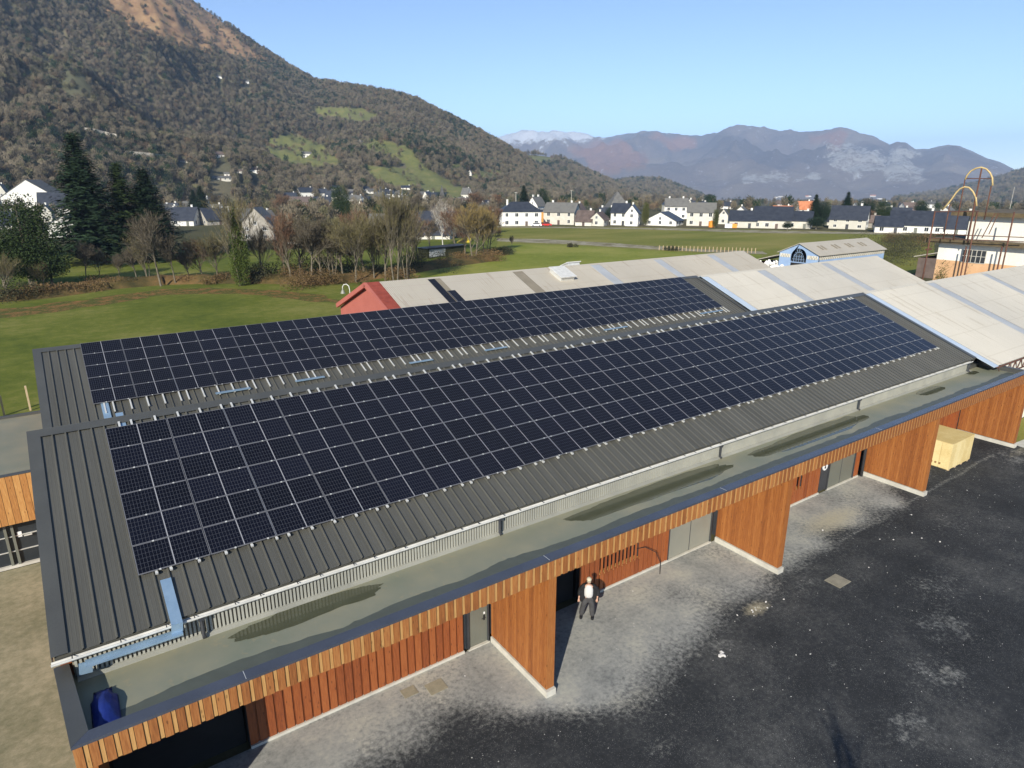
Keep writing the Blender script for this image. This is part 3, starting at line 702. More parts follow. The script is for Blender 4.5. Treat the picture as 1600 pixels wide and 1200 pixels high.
# ================================================================== OLD HALLS
def hall(name, xa, xb, ry, rz, half, roofmat, strips, label, slope_b=True, th=TH):
    e = empty(name, ((xa+xb)/2, ry, 0), label=label, cat='warehouse')
    ez = rz-half*tan(th)
    bm = bmesh.new()
    prof = [(ry-half, ez), (ry, rz), (ry+half, ez), (ry+half, ez-.08), (ry, rz-.08), (ry-half, ez-.08)]
    edges = sorted([(a, b, m) for a, b, m in strips]); x = xa; segs = []
    for a, b, m in edges:
        if a > x: segs.append((x, a, roofmat))
        segs.append((a, b, m)); x = b
    if x < xb: segs.append((x, xb, roofmat))
    for a, b, m in segs:
        bm = bmesh.new()
        if m is roofmat:
            nn = max(1, int((b-a)/.177*2)); Lh = half
            for sgn in (-1, 1):
                rows = []
                for (yy, zz) in ((ry, rz), (ry+sgn*half, ez)):
                    rows.append([bm.verts.new((a+(b-a)*i/nn, yy, zz+(.022 if i % 2 else 0))) for i in range(nn+1)])
                for i in range(nn): bm.faces.new((rows[0][i], rows[0][i+1], rows[1][i+1], rows[1][i]) if sgn > 0 else (rows[1][i], rows[1][i+1], rows[0][i+1], rows[0][i]))
            obj('roof', bm, m, e)
        else:
            dz = -.012
            prism(bm, [(ry-half, ez+dz), (ry, rz+dz), (ry+half, ez+dz), (ry+half, ez-.05), (ry, rz-.05), (ry-half, ez-.05)], 'x', a, b)
            obj('skylight_strip', bm, m, e)
    bm = bmesh.new(); prism(bm, [(ry-.2, rz-.2*tan(th)+.02), (ry, rz+.05), (ry+.2, rz-.2*tan(th)+.02), (ry+.2, rz-.2*tan(th)), (ry, rz+.02), (ry-.2, rz-.2*tan(th))], 'x', xa, xb); obj('ridge_cap', bm, roofmat, e)
    return e, ez
H3, ez3 = hall('old_hall', 47.1, 95, .6, 8.72, 8.9, M['fibrew'], [(47.1, 47.75, M['sky_b']), (56.3, 57.4, M['sky_l']), (66.2, 67.3, M['sky_l']), (76, 77, M['sky_l']), (86, 87, M['sky_l'])], 'whitish corrugated gabled hall adjoining the near end of the workshop roof')
H2, ez2 = hall('old_hall', 47.1, 77.6, 15.3, 8.25, 7.4, M['fibrew'], [(47.1, 47.9, M['sky_b']), (55.0, 56.3, M['sky_l']), (65.8, 67.1, M['sky_l'])], 'whitish corrugated gabled hall with two grey skylight strips between the other two old halls')
H1, ez1 = hall('old_hall', 21.9, 74, 30.7, 7.76, 7.6, M['fibret'], [(27.6, 28.35, M['cells']), (28.35, 28.9, M['strip_d']), (37.1, 38.3, M['strip_d']), (47.3, 48.7, M['sky_l']), (57.0, 58.3, M['sky_l']), (66.5, 67.8, M['sky_l'])], 'tan corrugated gabled hall with a salmon red end wall and skylight strips')
# dark glass panels beside the first strip (lower half)
bm = bmesh.new(); Ms = T((0, 30.7, 7.76)) @ Matrix.Rotation(TH, 4, 'X'); bx(bm, 28.36, 29.2, -7.5, -2.6, .035, .05, M=Ms); obj('dark_panel', bm, M['cells'], H1)
# hatch
for (xa, xb, sa, sb, h) in ((41.3, 43.0, -2.9, -.9, .45), (44.6, 46.2, .15, 1.2, .35)):
    Mh = T((0, 30.7, 7.76)) @ Matrix.Rotation(TH if sb < 0 else -TH, 4, 'X')
    bm = bmesh.new(); bx(bm, xa, xb, sa, sb, -.02, h, M=Mh); hb = obj('roof_vent', bm, M['alu'], H1)
    bm = bmesh.new(); bx(bm, xa-.15, xb+.15, sa-.15, sb+.15, h, h+.09, M=Mh); obj('vent_lid', bm, M['gutter'], hb)
# gables
def gable(e, x0, x1, ry, rz, half, ez, mat, name='end_wall'):
    bm = bmesh.new(); prism(bm, [(ry-half+.05, 0), (ry-half+.05, ez-.1), (ry, rz-.1), (ry+half-.05, ez-.1), (ry+half-.05, 0)], 'x', x0, x1); return obj(name, bm, mat, e)
gable(H1, 21.95, 22.2, 30.7, 7.66, 7.5, ez1-.1, M['gablered']); gable(H1, 73.6, 73.85, 30.7, 7.76, 7.5, ez1, M['offwhite'])
gable(H2, 77.2, 77.45, 15.3, 8.25, 7.3, ez2, M['offwhite']); gable(H3, 94.6, 94.85, .6, 8.72, 8.7, ez3, M['offwhite'])
gable(H2, 47.35, 47.6, 15.3, 8.1, 7.3, ez2-.2, M['offwhite']); gable(H3, 47.35, 47.6, .6, 8.5, 6.9, ez3+.6, M['offwhite'])
obj('rear_wall', box(22.2, 73.6, 38.0, 38.2, 0, ez1-.1), M['gablered'], H1)
bm = bmesh.new()   # red tile verge with thick bargeboard
Ms = T((0, 30.7, 7.76)) @ Matrix.Rotation(TH, 4, 'X'); Mb = T((0, 30.7, 7.76)) @ Matrix.Rotation(-TH, 4, 'X')
for k in range(22):
    bx(bm, 21.62, 22.9, -.36-k*.355, -.36-k*.355+.37, .035+(.012 if k % 2 else 0), .075+(.012 if k % 2 else 0), M=Ms)
    bx(bm, 21.62, 22.9, k*.355, k*.355+.37, .035+(.012 if k % 2 else 0), .075+(.012 if k % 2 else 0), M=Mb)
obj('verge_tiles', bm, M['tilered'], H1)
bm = bmesh.new(); bx(bm, 21.5, 21.72, -7.95, 0, -.3, .09, M=Ms); bx(bm, 21.5, 21.72, 0, 8.0, -.3, .09, M=Mb); obj('bargeboard', bm, M['gablered'], H1)
# lattice edge of hall 3 at its eave
bm = bmesh.new(); yE, zE = .6-8.9, ez3
tube(bm, [(47.6, yE, zE-.1), (95, yE, zE-.1)], .06, 5); tube(bm, [(47.6, yE, zE-.75), (95, yE, zE-.75)], .05, 5)
x = 47.8
while x < 94: tube(bm, [(x, yE, zE-.1), (x+.45, yE, zE-.75), (x+.9, yE, zE-.1)], .03, 4); x += .9
tag(obj('eave_lattice', bm, M['rust'], H3))
obj('front_wall', box(49.2, 94.6, yE+.35, yE+.5, 0, zE-.2), M['offwhite'], H3)

# pale blue arched building ---------------------------------------------------
ab = empty('arched_hall', (124, 46.5, 0), label='pale blue hall with a large arched gable window and a tan roof', cat='building')
AX, A0, A1, AE, AR, AXE = 112.6, 50.9, 43.0, 4.0, 5.75, 135.5; AM = (A0+A1)/2
NA = 16; aw = 1.55; az0, azc = 2.35, 3.35
bm = bmesh.new()     # gable with an arched hole
hole = [(AM+aw, az0)]+[(AM+aw*cos(pi*k/NA), azc+aw*.95*sin(pi*k/NA)) for k in range(NA+1)]+[(AM-aw, az0)]
outer = [(A0, 0), (A0, AE), (AM, AR), (A1, AE), (A1, 0)]
def ringface(x):
    L = [(A0, 0), (A0, AE)]; ho = [bm.verts.new((x, p[0], p[1])) for p in hole]; oo = [bm.verts.new((x, p[0], p[1])) for p in outer]
    h = len(ho); mid = h//2
    bm.faces.new([oo[0], oo[1], oo[2]]+ho[mid::-1]); bm.faces.new([oo[2], oo[3], oo[4]]+ho[:mid-1:-1])
    bm.faces.new([oo[4], oo[0], ho[0], ho[-1]])
    return ho
h1 = ringface(AX); h2 = ringface(AX+.3)
for i in range(len(h1)): bm.faces.new((h1[i], h1[(i+1) % len(h1)], h2[(i+1) % len(h1)], h2[i]))
bmesh.ops.triangulate(bm, faces=bm.faces[:])
bmesh.ops.recalc_face_normals(bm, faces=bm.faces[:])
obj('gable_wall', bm, M['bluepaint'], ab)
obj('side_wall', box(AX+.3, AXE, A1, A1+.25, 0, AE-.05), M['bluepaint'], ab); obj('side_wall', box(AX+.3, AXE, A0-.25, A0, 0, AE-.05), M['bluepaint'], ab)
obj('rear_wall', box(AXE-.25, AXE-.01, A1+.25, A0-.25, 0, AE), M['bluepaint'], ab)
bm = bmesh.new(); prism(bm, [(A1-.35, AE-.1), (AM, AR+.06), (A0+.35, AE-.1), (A0+.35, AE-.22), (AM, AR-.06), (A1-.35, AE-.22)], 'x', AX-.3, AXE+.2); rfa = obj('roof', bm, M['fibret'], ab)
sa = atan2(AR-AE, (A0-A1)/2)
for k in range(4):
    for q_ in range(2):
        x = AX+3.0+k*4.6+q_*1.1; bm = bmesh.new(); Mx = T((0, AM, AR+.06)) @ Matrix.Rotation(sa, 4, 'X'); bx(bm, x, x+.55, -2.9, -1.5, .0, .06, M=Mx); obj('rooflight', bm, M['strip_d'], rfa)
wn = obj('arched_window', (lambda b: (fan(b, [(AX+.2, p[0], p[1]) for p in hole]), b)[1])(bmesh.new()), M['glass'], ab)
bm = bmesh.new()
tube(bm, [(AX+.12, p[0], p[1]) for p in hole], .05, 4)
tube(bm, [(AX+.12, AM+aw*.55*cos(pi*k/10), azc+aw*.5*sin(pi*k/10)) for k in range(11)], .035, 4)
for k in range(1, 8): tube(bm, [(AX+.12, AM+aw*.5*cos(pi*k/8), azc+aw*.48*sin(pi*k/8)), (AX+.12, AM+aw*cos(pi*k/8), azc+aw*.93*sin(pi*k/8))], .03, 4)
for k in range(7): yy = AM-aw+.05+(2*aw-.1)*k/6; tube(bm, [(AX+.12, yy, az0), (AX+.12, yy, azc+.35)], .03, 4)
for z in (az0+.5, azc): tube(bm, [(AX+.12, AM-aw, z), (AX+.12, AM+aw, z)], .03, 4)
obj('glazing_bars', bm, M['bluepaint'], wn)
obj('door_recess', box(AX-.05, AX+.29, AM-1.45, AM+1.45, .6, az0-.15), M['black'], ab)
bm = bmesh.new()
for (za, zb) in ((AE-.95, AE-.3),):
    for (ya, yb) in ((A1+.15, AM-aw-.15), (AM+aw+.15, A0-.15)):
        bx(bm, AX-.03, AX-.01, ya, yb, za, zb)
    bx(bm, AX+.2, AXE-.1, A1-.03, A1-.01, za, zb)
band = obj('patterned_band', bm, M['cream'], ab)
bm = bmesh.new(); x = AX+.3
while x < AXE-.8:
    tube(bm, [(x, A1-.06, AE-.92), (x+.35, A1-.06, AE-.33), (x+.7, A1-.06, AE-.92)], .035, 4); x += .72
y = A1+.2
while y < A0-.5:
    if not (AM-aw-.7 < y < AM+aw): tube(bm, [(AX-.06, y, AE-.92), (AX-.06, y+.25, AE-.33), (AX-.06, y+.5, AE-.92)], .035, 4)
    y += .52
obj('lattice', bm, M['strip_d'], band)
# lean-to and rubble beside it
lt = empty('lean_to_shed', (112, 54, 0), label='dark open lean-to against the pale blue hall', cat='shed')
bm = bmesh.new(); prism(bm, [(A0+.02, 3.4), (A0+5.2, 1.9), (A0+5.2, 1.75), (A0+.02, 3.25)], 'x', 111.5, 118); obj('roof', bm, M['fibret'], lt)
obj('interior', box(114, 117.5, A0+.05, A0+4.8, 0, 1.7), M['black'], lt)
for yy in (A0+2.4, A0+5.0): obj('post', box(111.7, 111.85, yy, yy+.15, 0, 1.9), M['rust'], lt)
bm = bmesh.new(); rr = random.Random(11)
for k in range(170):
    a = rr.uniform(0, 1); px_ = 1163+50*a; c = G(px_, 0, 0) if False else None
    X = 103+rr.gauss(0, 2.4)+a*9; Y = 57-rr.gauss(3, 1.7)-a*2; hmax = 2.6*max(.1, 1-abs(rr.gauss(0, .5)))
    s_ = rr.uniform(.25, .75); Mx = T((X, Y, rr.uniform(.2, hmax))) @ Euler((rr.uniform(0, 3), rr.uniform(0, 3), rr.uniform(0, 3))).to_matrix().to_4x4()
    r_ = bmesh.ops.create_icosphere(bm, subdivisions=1, radius=s_, matrix=Mx @ Matrix.Diagonal((1, rr.uniform(.4, 1), rr.uniform(.3, .8), 1)))
rb = obj('rubble_heap', bm, M['debris']); tag(rb, 'heap of white rubble and bags beside the pale blue hall', 'rubble', kind='stuff')

# derelict block with rusty frames ---------------------------------------------
tb = empty('derelict_block', (92, 4, 0), label='cream and peach two-storey concrete block with mossy flat slabs', cat='building')
TX = 85.0
obj('wall', box(TX, 99, -9, 12.1, 7.75, 9.7), M['offwhite'], tb); obj('lower_wall', box(TX+.004, 99, -8.99, 12.09, 0, 7.749), M['peach'], tb)
obj('slab', box(TX-.9, 99.5, -9.5, 13.3, 9.7, 10.15), M['mossconc'], tb)
obj('upper_wall', box(TX+1.2, 98, -9, 9.95, 10.151, 12.75), M['offwhite'], tb)
obj('roof_slab', box(TX+.3, 99, -9.5, 11.6, 12.751, 13.2), M['mossconc'], tb)
obj('side_opening', box(TX+1.3, 97, 9.96, 10.05, 10.2, 12.7), M['black'], tb)
obj('upper_tank', box(TX+8, 97, -7, 3.6, 13.21, 14.0), M['conc'], tb)
wn = obj('window', box(TX-.02, TX+.1, 7.15, 9.5, 7.72, 9.1), M['glass'], tb)
bm = bmesh.new()
for k in range(6): yy = 7.12+k*.476; bx(bm, TX-.06, TX-.021, yy-.03, yy+.03, 7.7, 9.12)
for z in (7.69, 8.42, 9.1): bx(bm, TX-.055, TX-.0205, 7.1, 9.53, z-.025, z+.025)
obj('window_bars', bm, M['conc'], wn)
bm = bmesh.new(); rr = random.Random(4)
for (yc, wd, n_) in ((11.2, .9, 420), (8.6, .35, 60)):
    for k in range(n_):
        z = rr.uniform(5.4, 5.4+2.5*rr.random()**.6); y = yc+rr.gauss(0, wd*.45)+(z-6)*-.1; s_ = rr.uniform(.05, .14)
        d1 = Vector((rr.gauss(0, 1), rr.gauss(0, 1), rr.gauss(0, 1))).normalized()*s_; d2 = Vector((rr.gauss(0, 1), rr.gauss(0, 1), rr.gauss(0, 1))).normalized()*s_; p = Vector((TX-.08-rr.random()*.15, y, z)); fan(bm, [p, p+d1, p+d1+d2])
tag(obj('climbing_plant', bm, M['cypress']), 'yellow-green creeper climbing the peach wall', 'climbing plant')
fr2 = empty('rusty_frame', (TX-1.5, 10, 0), label='tall rusty steel pipe frame with two faded yellow arches before the cream block', cat='steel frame')
def P_(px, py, X): p = atX(px, py, X); return (p.x, p.y, p.z)
FX = TX-1.6
def post(a, b, r_=.07): 
    A_, B_ = P_(*a, FX), P_(*b, FX); B_ = (B_[0], (A_[1]+B_[1])/2 if abs(A_[1]-B_[1]) < 1.0 else B_[1], B_[2]); A_ = (A_[0], B_[1] if abs(A_[1]-B_[1]) < 1.0 else A_[1], A_[2]); return tubeobj('post', [A_, B_], r_, M['rust'], fr2, 6)
def vpost(px, ytop, zbot, r_=.06):
    p = P_(px, ytop, FX); return tubeobj('post', [(p[0], p[1], zbot), p], r_, M['rust'], fr2, 6)
vpost(1461, 330, 0, .08); vpost(1484, 320, 10.15); vpost(1534, 263, 10.15, .075); vpost(1508, 280, 10.15); vpost(1549, 290, 12.5); vpost(1527, 332, 0, .075); vpost(1525, 312, 10); vpost(1585, 331, 0, .075); vpost(1566, 385, 0, .08); vpost(1510, 385, 0, .075)
def arch(pix, mat, r_):
    tubeobj('arch', [P_(a, b, FX) for a, b in pix], r_, mat, fr2, 6)
arch([(1508, 281), (1511, 274), (1517, 267), (1525, 263), (1533, 261.5), (1541, 264), (1547, 270), (1550.5, 278), (1551, 290)], M['yelp'], .09)
arch([(1472, 328), (1480, 320), (1487, 311), (1494, 301), (1500, 295), (1507, 292), (1514, 293), (1520, 299), (1525, 309), (1526, 322)], M['yelp'], .09)
for a, b in (((1510, 279), (1550, 279)), ((1461, 331), (1530, 330)), ((1456, 372), (1600, 378)), ((1462, 366), (1600, 371))):
    tubeobj('cross_bar', [P_(*a, FX), P_(*b, FX)], .05, M['rust'], fr2, 5)
tubeobj('brace', [P_(1555, 333, FX), P_(1534, 372, FX)], .05, M['rust'], fr2, 5); tubeobj('brace', [P_(1560, 333, FX), P_(1545, 366, FX)], .05, M['rust'], fr2, 5)
tubeobj('foot_bar', [P_(1446, 390, FX), P_(1456, 389, FX)], .1, M['rust'], fr2, 5)
# low grey-roofed shed between
sh = empty('low_shed', (132, 29, 0), label='small shed with a pale grey roof below the rusty frame', cat='shed')
a_ = atX(1427, 375, 104); b_ = atX(1462, 372, 112)
bm = bmesh.new(); prism(bm, [(25, 4.1), (29, 5.0), (34, 3.7), (34, 3.55), (29, 4.85), (25, 3.95)], 'x', 128, 136); obj('roof', bm, M['fibret'], sh)
obj('wall', box(128.5, 135.5, 25.4, 33.4, 0, 3.5), M['slateb'], sh)

# ================================================================== GROUND AND FIELDS
def sheetG(name, pix, z, mat, label=None, jag=.0, sub=1):
    P = []
    for (a, b) in zip(pix, pix[1:]+pix[:1]):
        for k in range(sub):
            t = k/sub; p = G(a[0]+(b[0]-a[0])*t, a[1]+(b[1]-a[1])*t)
            if jag: p = p+Vector((noise.noise((p.x*.21, p.y*.21, 3))*jag, noise.noise((p.x*.21, p.y*.21, 9))*jag, 0))
            P.append((p.x, p.y))
    return sheetpoly(P, z, name, mat, None, 'structure')
def gz(r): return -.03-min(max(0, r-470)*.0225, 112)
bm = bmesh.new(); rings = []; rads = [30, 120, 300, 470, 520, 600, 800, 1100, 1600, 2400, 3500, 4700, 5450, 6500, 9000, 12800]
for r in rads: rings.append([bm.verts.new((CAM.x+r*cos(2*pi*k/96), CAM.y+r*sin(2*pi*k/96), gz(r))) for k in range(96)])
bm.faces.new(rings[0])
for a, b in zip(rings, rings[1:]):
    for k in range(96): bm.faces.new((a[k], b[k], b[(k+1) % 96], a[(k+1) % 96]))
tag(obj('ground', bm, M['plain']), kind='structure')
def poly(name, P, z, mat): return sheetpoly(P, z, name, mat, None, 'structure')
poly('grass_field', [(-160, 20), (-4.2, 19), (21, 38), (46, 38), (60, 70), (50, 79), (30, 80), (16, 84), (-8, 82), (-160, 70)], -.008, M['grass'])
poly('hardcore_apron', [(-160, -120), (XL+.1, -120), (XL+.1, 9.2), (-160, 9.2)], -.004, M['soil'])
sheetG('pasture', [(700, 379), (770, 353), (1000, 355), (1300, 361), (1460, 368), (1460, 425), (1200, 440), (1000, 420), (740, 402)], -.02, M['grass3'])
sheetG('meadow', [(540, 462), (640, 430), (700, 412), (775, 397), (800, 381), (900, 384), (1000, 390), (1100, 396), (1190, 398), (1190, 440), (900, 470), (700, 480)], -.012, M['grass2'])
sheetG('stony_verge', [(775, 372), (860, 374), (960, 380), (1060, 387), (1160, 392), (1195, 393), (1195, 397), (1100, 394), (1000, 388), (900, 382), (830, 379), (775, 377)], -.006, M['verge'], jag=1.2, sub=6)
sheetG('stony_verge', [(775, 353.5), (1000, 356), (1300, 362), (1420, 364), (1420, 366.5), (1200, 364), (1000, 358.2), (775, 355)], -.006, M['verge'], jag=2, sub=6)
sheetG('orchard_grass', [(-60, 395), (300, 395), (540, 385), (700, 372), (780, 372), (770, 402), (640, 432), (560, 470), (380, 462), (150, 480), (-60, 505)], -.014, M['grass'])
sheetG('leaf_litter', [(-40, 488), (60, 478), (160, 463), (260, 452), (340, 449), (420, 453), (500, 462), (545, 470), (520, 474), (440, 465), (350, 457), (280, 460), (180, 474), (80, 489), (-40, 500)], -.003, M['leaf_litter'], jag=2.2, sub=8)
# bank under the hedge
bm = bmesh.new(); bp = [G(x, y) for x, y in [(-60, 470), (60, 462), (160, 448), (260, 440), (340, 438), (420, 438), (520, 440), (600, 428), (680, 415), (760, 405)]]
rows = []
for i in range(121):
    f = i/120*(len(bp)-1); k = min(int(f), len(bp)-2); p = bp[k].lerp(bp[k+1], f-k); d = (bp[k+1]-bp[k]).normalized(); n_ = Vector((-d.y, d.x, 0))
    row = []
    for j in range(9):
        t = j/8*2-1; q_ = p+n_*t*4.0; h = max(0, 1-t*t)*(1.1+.6*noise.noise((q_.x*.2, q_.y*.2, 0))+.35*noise.noise((q_.x*.8, q_.y*.8, 4))); row.append(bm.verts.new((q_.x, q_.y, h-.05)))
    rows.append(row)
for a, b in zip(rows, rows[1:]):
    for j in range(8): bm.faces.new((a[j], a[j+1], b[j+1], b[j]))
bmesh.ops.recalc_face_normals(bm, faces=bm.faces[:]); tag(obj('hedge_bank', bm, M['bank'], smooth=True), kind='structure')

# yard with a mask of pale gravel (true stains on the asphalt)
LB = [(-3, -9.2), (3, -9.4), (4.4, -9.1), (7.3, -9.1), (8.8, -9.7), (10.4, -10.9), (12, -11.5), (13.5, -11.8), (15.1, -11.0), (17, -10.5), (19.2, -10.2), (21, -10.3), (23, -10.1), (25.4, -9.8), (28, -9.3), (31, -9.6), (34, -9.8), (36, -8.6), (40, -8.2), (48, -7.5)]
nx, ny = 400, 150; X0, X1, Y0, Y1 = -1.95, 52, -27, WY+.0
V = []; lt_ = []; tn = []
blobs = [(25.5, -15.6, 1.8, .3), (22.3, -16.8, 1.3, .34), (28, -14.2, 1.8, .26), (20, -14.6, .8, .22), (19.0, -17.3, 1.2, .3), (23.5, -11.2, .9, .25), (12, -13.4, .8, .2), (34, -12, 2, .2), (46.5, -10.4, 2.0, .36), (17.2, -11.4, 1.0, .24)]
for j in range(ny+1):
    for i in range(nx+1):
        x = X0+(X1-X0)*i/nx; y = Y0+(Y1-Y0)*j/ny
        yb = lerp_list(LB, x)[0]+.7*noise.noise((x*.5, y*.5, 0))
        v = 1/(1+math.exp(-(y-yb)*2.2)); v = v*(.86+.3*noise.noise((x*.35, y*.35, 8)))
        for bx_, by_, br, ba in blobs:
            d2 = ((x-bx_)**2+(y-by_)**2*1.8)/br**2
            if d2 < 6: v = max(v, ba*math.exp(-d2)*(1+.9*noise.noise((x*1.6, y*1.6, 2))))
        # wheel-scraped lines running with the canopy
        v = max(v, .42*math.exp(-((y+9.95-.02*(x-30)+.12*noise.noise((x*.4, 0, 3)))/.13)**2)*(1 if 26 < x < 46 else 0))
        V.append((x, y, 0.0)); lt_.append(v)
        tn.append(.75*math.exp(-(((x-29.6)/2.6)**2+((y+8.6)/.85)**2))+.5*math.exp(-(((x-16.8)/.7)**2+((y+11.7)/.45)**2))*0+.8*math.exp(-(((x-20.3)/.75)**2+((y+10.9)/.35)**2))+.45*math.exp(-(((x-48.6)/3)**2+((y+10.4)/.5)**2)))
Fs = [(j*(nx+1)+i, j*(nx+1)+i+1, (j+1)*(nx+1)+i+1, (j+1)*(nx+1)+i) for j in range(ny) for i in range(nx)]
me = pydata('yard', V, Fs, M['asphalt'])
a1 = me.attributes.new('light', 'FLOAT', 'POINT'); a1.data.foreach_set('value', lt_); a2 = me.attributes.new('tan', 'FLOAT', 'POINT'); a2.data.foreach_set('value', tn)
tag(obj('yard', me), kind='structure')
poly('outer_yard', [(X0, -120), (120, -120), (120, -11), (X1, -11), (X1, Y0), (X0, Y0)], -.004, M['yard2'])
poly('concrete_path', [(48.9, -10.6), (75, -12.5), (75, -11.6), (48.9, -9.6)], .004, M['conc'])
poly('rough_grass', [(48.9, -9.6), (75, -11.6), (75, -8), (48.9, -8)], .002, M['grass3'])
# drain cover, old cement patches, pale lumps and loose stones
dc = tag(obj('drain_cover', box(24.35, 25.2, -12.05, -11.35, .0, .02), mottled('pale_cover', (.2, .18, .13), (.3, .27, .2), 3)), 'pale square drain cover in the dark asphalt', 'drain cover')
for k, (x, y, a) in enumerate([(6.9, -7.15, .7), (7.75, -7.45, .9)]):
    tag(obj('inspection_cover', box(x-.35*a, x+.35*a, y-.3*a, y+.3*a, .0, .012), mottled('sandy_cover', (.22, .2, .14), (.3, .27, .19), 5)), ['smaller sandy inspection cover near the clad wall', 'larger sandy inspection cover near the single door'][k], 'inspection cover')
bm = bmesh.new(); rr = random.Random(21)
def lump(x, y, s_): bmesh.ops.create_icosphere(bm, subdivisions=1, radius=s_, matrix=T((x, y, s_*.15)) @ Euler((rr.random()*3, rr.random()*3, rr.random()*3)).to_matrix().to_4x4() @ Matrix.Diagonal((1, rr.uniform(.6, 1), rr.uniform(.4, .7), 1)))
for k in range(9): lump(16.95+rr.gauss(0, .12), -11.9+rr.gauss(0, .1), rr.uniform(.03, .09))
for k in range(14): lump(20.3+rr.gauss(0, .4), -10.95+rr.gauss(0, .12), rr.uniform(.02, .05))
for k in range(900):
    x = rr.uniform(-1.5, 45); y = rr.uniform(-20, -6.8)
    lump(x, y, rr.uniform(.008, .022) if rr.random() < .95 else rr.uniform(.025, .055))
tag(obj('loose_stones', bm, M['debris']), 'pale loose stones scattered over the yard', 'gravel', kind='stuff')
# curved lamp beyond the red gable
lp = empty('street_lamp', (25.4, 45, 0), label='pale swan-neck lamp beside the salmon red gable', cat='lamp')
tubeobj('pole', [(25.6, 45, 0), (25.6, 45, 5.0), (25.55, 45.05, 5.4), (25.35, 45.2, 5.62), (25.1, 45.4, 5.55), (25.0, 45.5, 5.3), (25.0, 45.5, 5.0)], .05, M['gutter'], lp, 8)
bm = bmesh.new(); tube(bm, [(25.0, 45.5, 5.05), (25.0, 45.5, 4.85), (25.0, 45.5, 4.6)], [.06, .16, .26], 12); obj('lamp_shade', bm, M['doorgrey2'], lp)

# ================================================================== HILLS AND MOUNTAINS
BV = []
def azel(px, py): d = ray(px, py); return atan2(d.y, d.x), d.z/hypot(d.x, d.y)
def hill(name, sky_, r0f, mat, lift=-6, NAZ=260, NR=80, relief=.05, prof=1.35, back=.35, rel_scale=1/260, ridged=False, polys=(), seedv=0, soft=4):
    L = []
    for px, py, r in sky_:
        a, e = azel(px, py); L.append((-a, r, CAM.z+r*e+lift))
    a0, a1 = L[0][0], L[-1][0]; V = []; masks = {n: [] for n, _ in polys}
    for i in range(NAZ+1):
        na = a0+(a1-a0)*i/NAZ; r1, H = lerp_list(L, na); r0 = r0f(i/NAZ) if callable(r0f) else r0f; az = -na
        for j in range(NR+1):
            t = j/NR*(1+back)
            if t <= 1: r = r0+(r1-r0)*t; s_ = (.35*t+.65*t**prof*(1.0)) if prof > 1 else t**prof
            else: r = r1+(r1-r0)*(t-1)*1.2; s_ = max(0, 1-((t-1)/back)**1.3*.9)
            x, y = CAM.x+r*cos(az), CAM.y+r*sin(az)
            amp = H*relief*4*t*(1-t) if t < 1 else 0
            n1 = noise.noise((x*rel_scale, y*rel_scale, 3.1+seedv)); n2 = noise.noise((x*rel_scale*2.7, y*rel_scale*2.7, 7+seedv)); n3 = noise.noise((x*rel_scale*8, y*rel_scale*8, 1+seedv))+.5*noise.noise((x*rel_scale*19, y*rel_scale*19, 4))
            if ridged: n1 = 1-2*abs(n1)-.3; n2 = (1-2*abs(n2)-.3)
            z = H*s_+amp*(n1*2+n2*1.1+n3*.45)+ (H*relief*.12*n3 if t > .9 else 0)
            b_ = gz(r); V.append((x, y, (b_+(z)*(H-b_)/H) if j else -130))
    F_ = [(i*(NR+1)+j, (i+1)*(NR+1)+j, (i+1)*(NR+1)+j+1, i*(NR+1)+j+1) for i in range(NAZ) for j in range(NR)]
    me = pydata(name, V, F_, mat)
    if polys:
        pr = [project(v) for v in V]
        for n_, pl in polys:
            a = me.attributes.new(n_, 'FLOAT', 'POINT')
            g_ = [1.0 if any(inpoly(p[0]+soft*1.2*noise.noise((p[0]*.05, p[1]*.05, 1)), p[1]+soft*.6*noise.noise((p[0]*.05, p[1]*.05, 5)), q_) for q_ in pl) else 0.0 for p in pr]; W1 = NR+1
            for _ in range(int(soft/4)):
                h_ = g_[:]
                for i in range(1, NAZ):
                    for j in range(1, NR): q = i*W1+j; h_[q] = (g_[q]*2+g_[q-1]+g_[q+1]+g_[q-W1]+g_[q+W1])/6
                g_ = h_
            a.data.foreach_set('value', g_)
    o = obj(name, me, smooth=True); tag(o, kind='structure')
    bv = BVHTree.FromPolygons([Vector(v) for v in V], F_); BV.append(bv)
    return o, V, bv
def hillmat():
    s = NT('hillside_ground'); v = s.coord('World'); n1 = s.noise(v, .01, 6); n2 = s.noise(v, .08, 5, .7); a = s.n('Attribute'); a.attribute_name = 'meadow'; b = s.n('Attribute'); b.attribute_name = 'bracken'
    c = s.ramp(n1, [(.35, (.075, .075, .04)), (.65, (.14, .115, .06))])
    f = s.math('MULTIPLY_ADD', s.math('ADD', a.outputs['Fac'], s.math('MULTIPLY', s.math('SUBTRACT', n2, .5), .6)), 3, -1, clamp=True)
    g = s.ramp(n2, [(.3, (.085, .1, .025)), (.55, (.13, .135, .035)), (.75, (.2, .16, .06))]); c = s.mix(f, c, g)
    f2 = s.math('MULTIPLY_ADD', s.math('ADD', b.outputs['Fac'], s.math('MULTIPLY', s.math('SUBTRACT', n2, .5), .8)), 2.5, -.7, clamp=True)
    c = s.mix(f2, c, s.ramp(n2, [(.3, (.16, .085, .045)), (.55, (.28, .17, .08)), (.75, (.33, .22, .105))])); return s.out(c, .95, n2, .5, 2)
HM = hillmat()
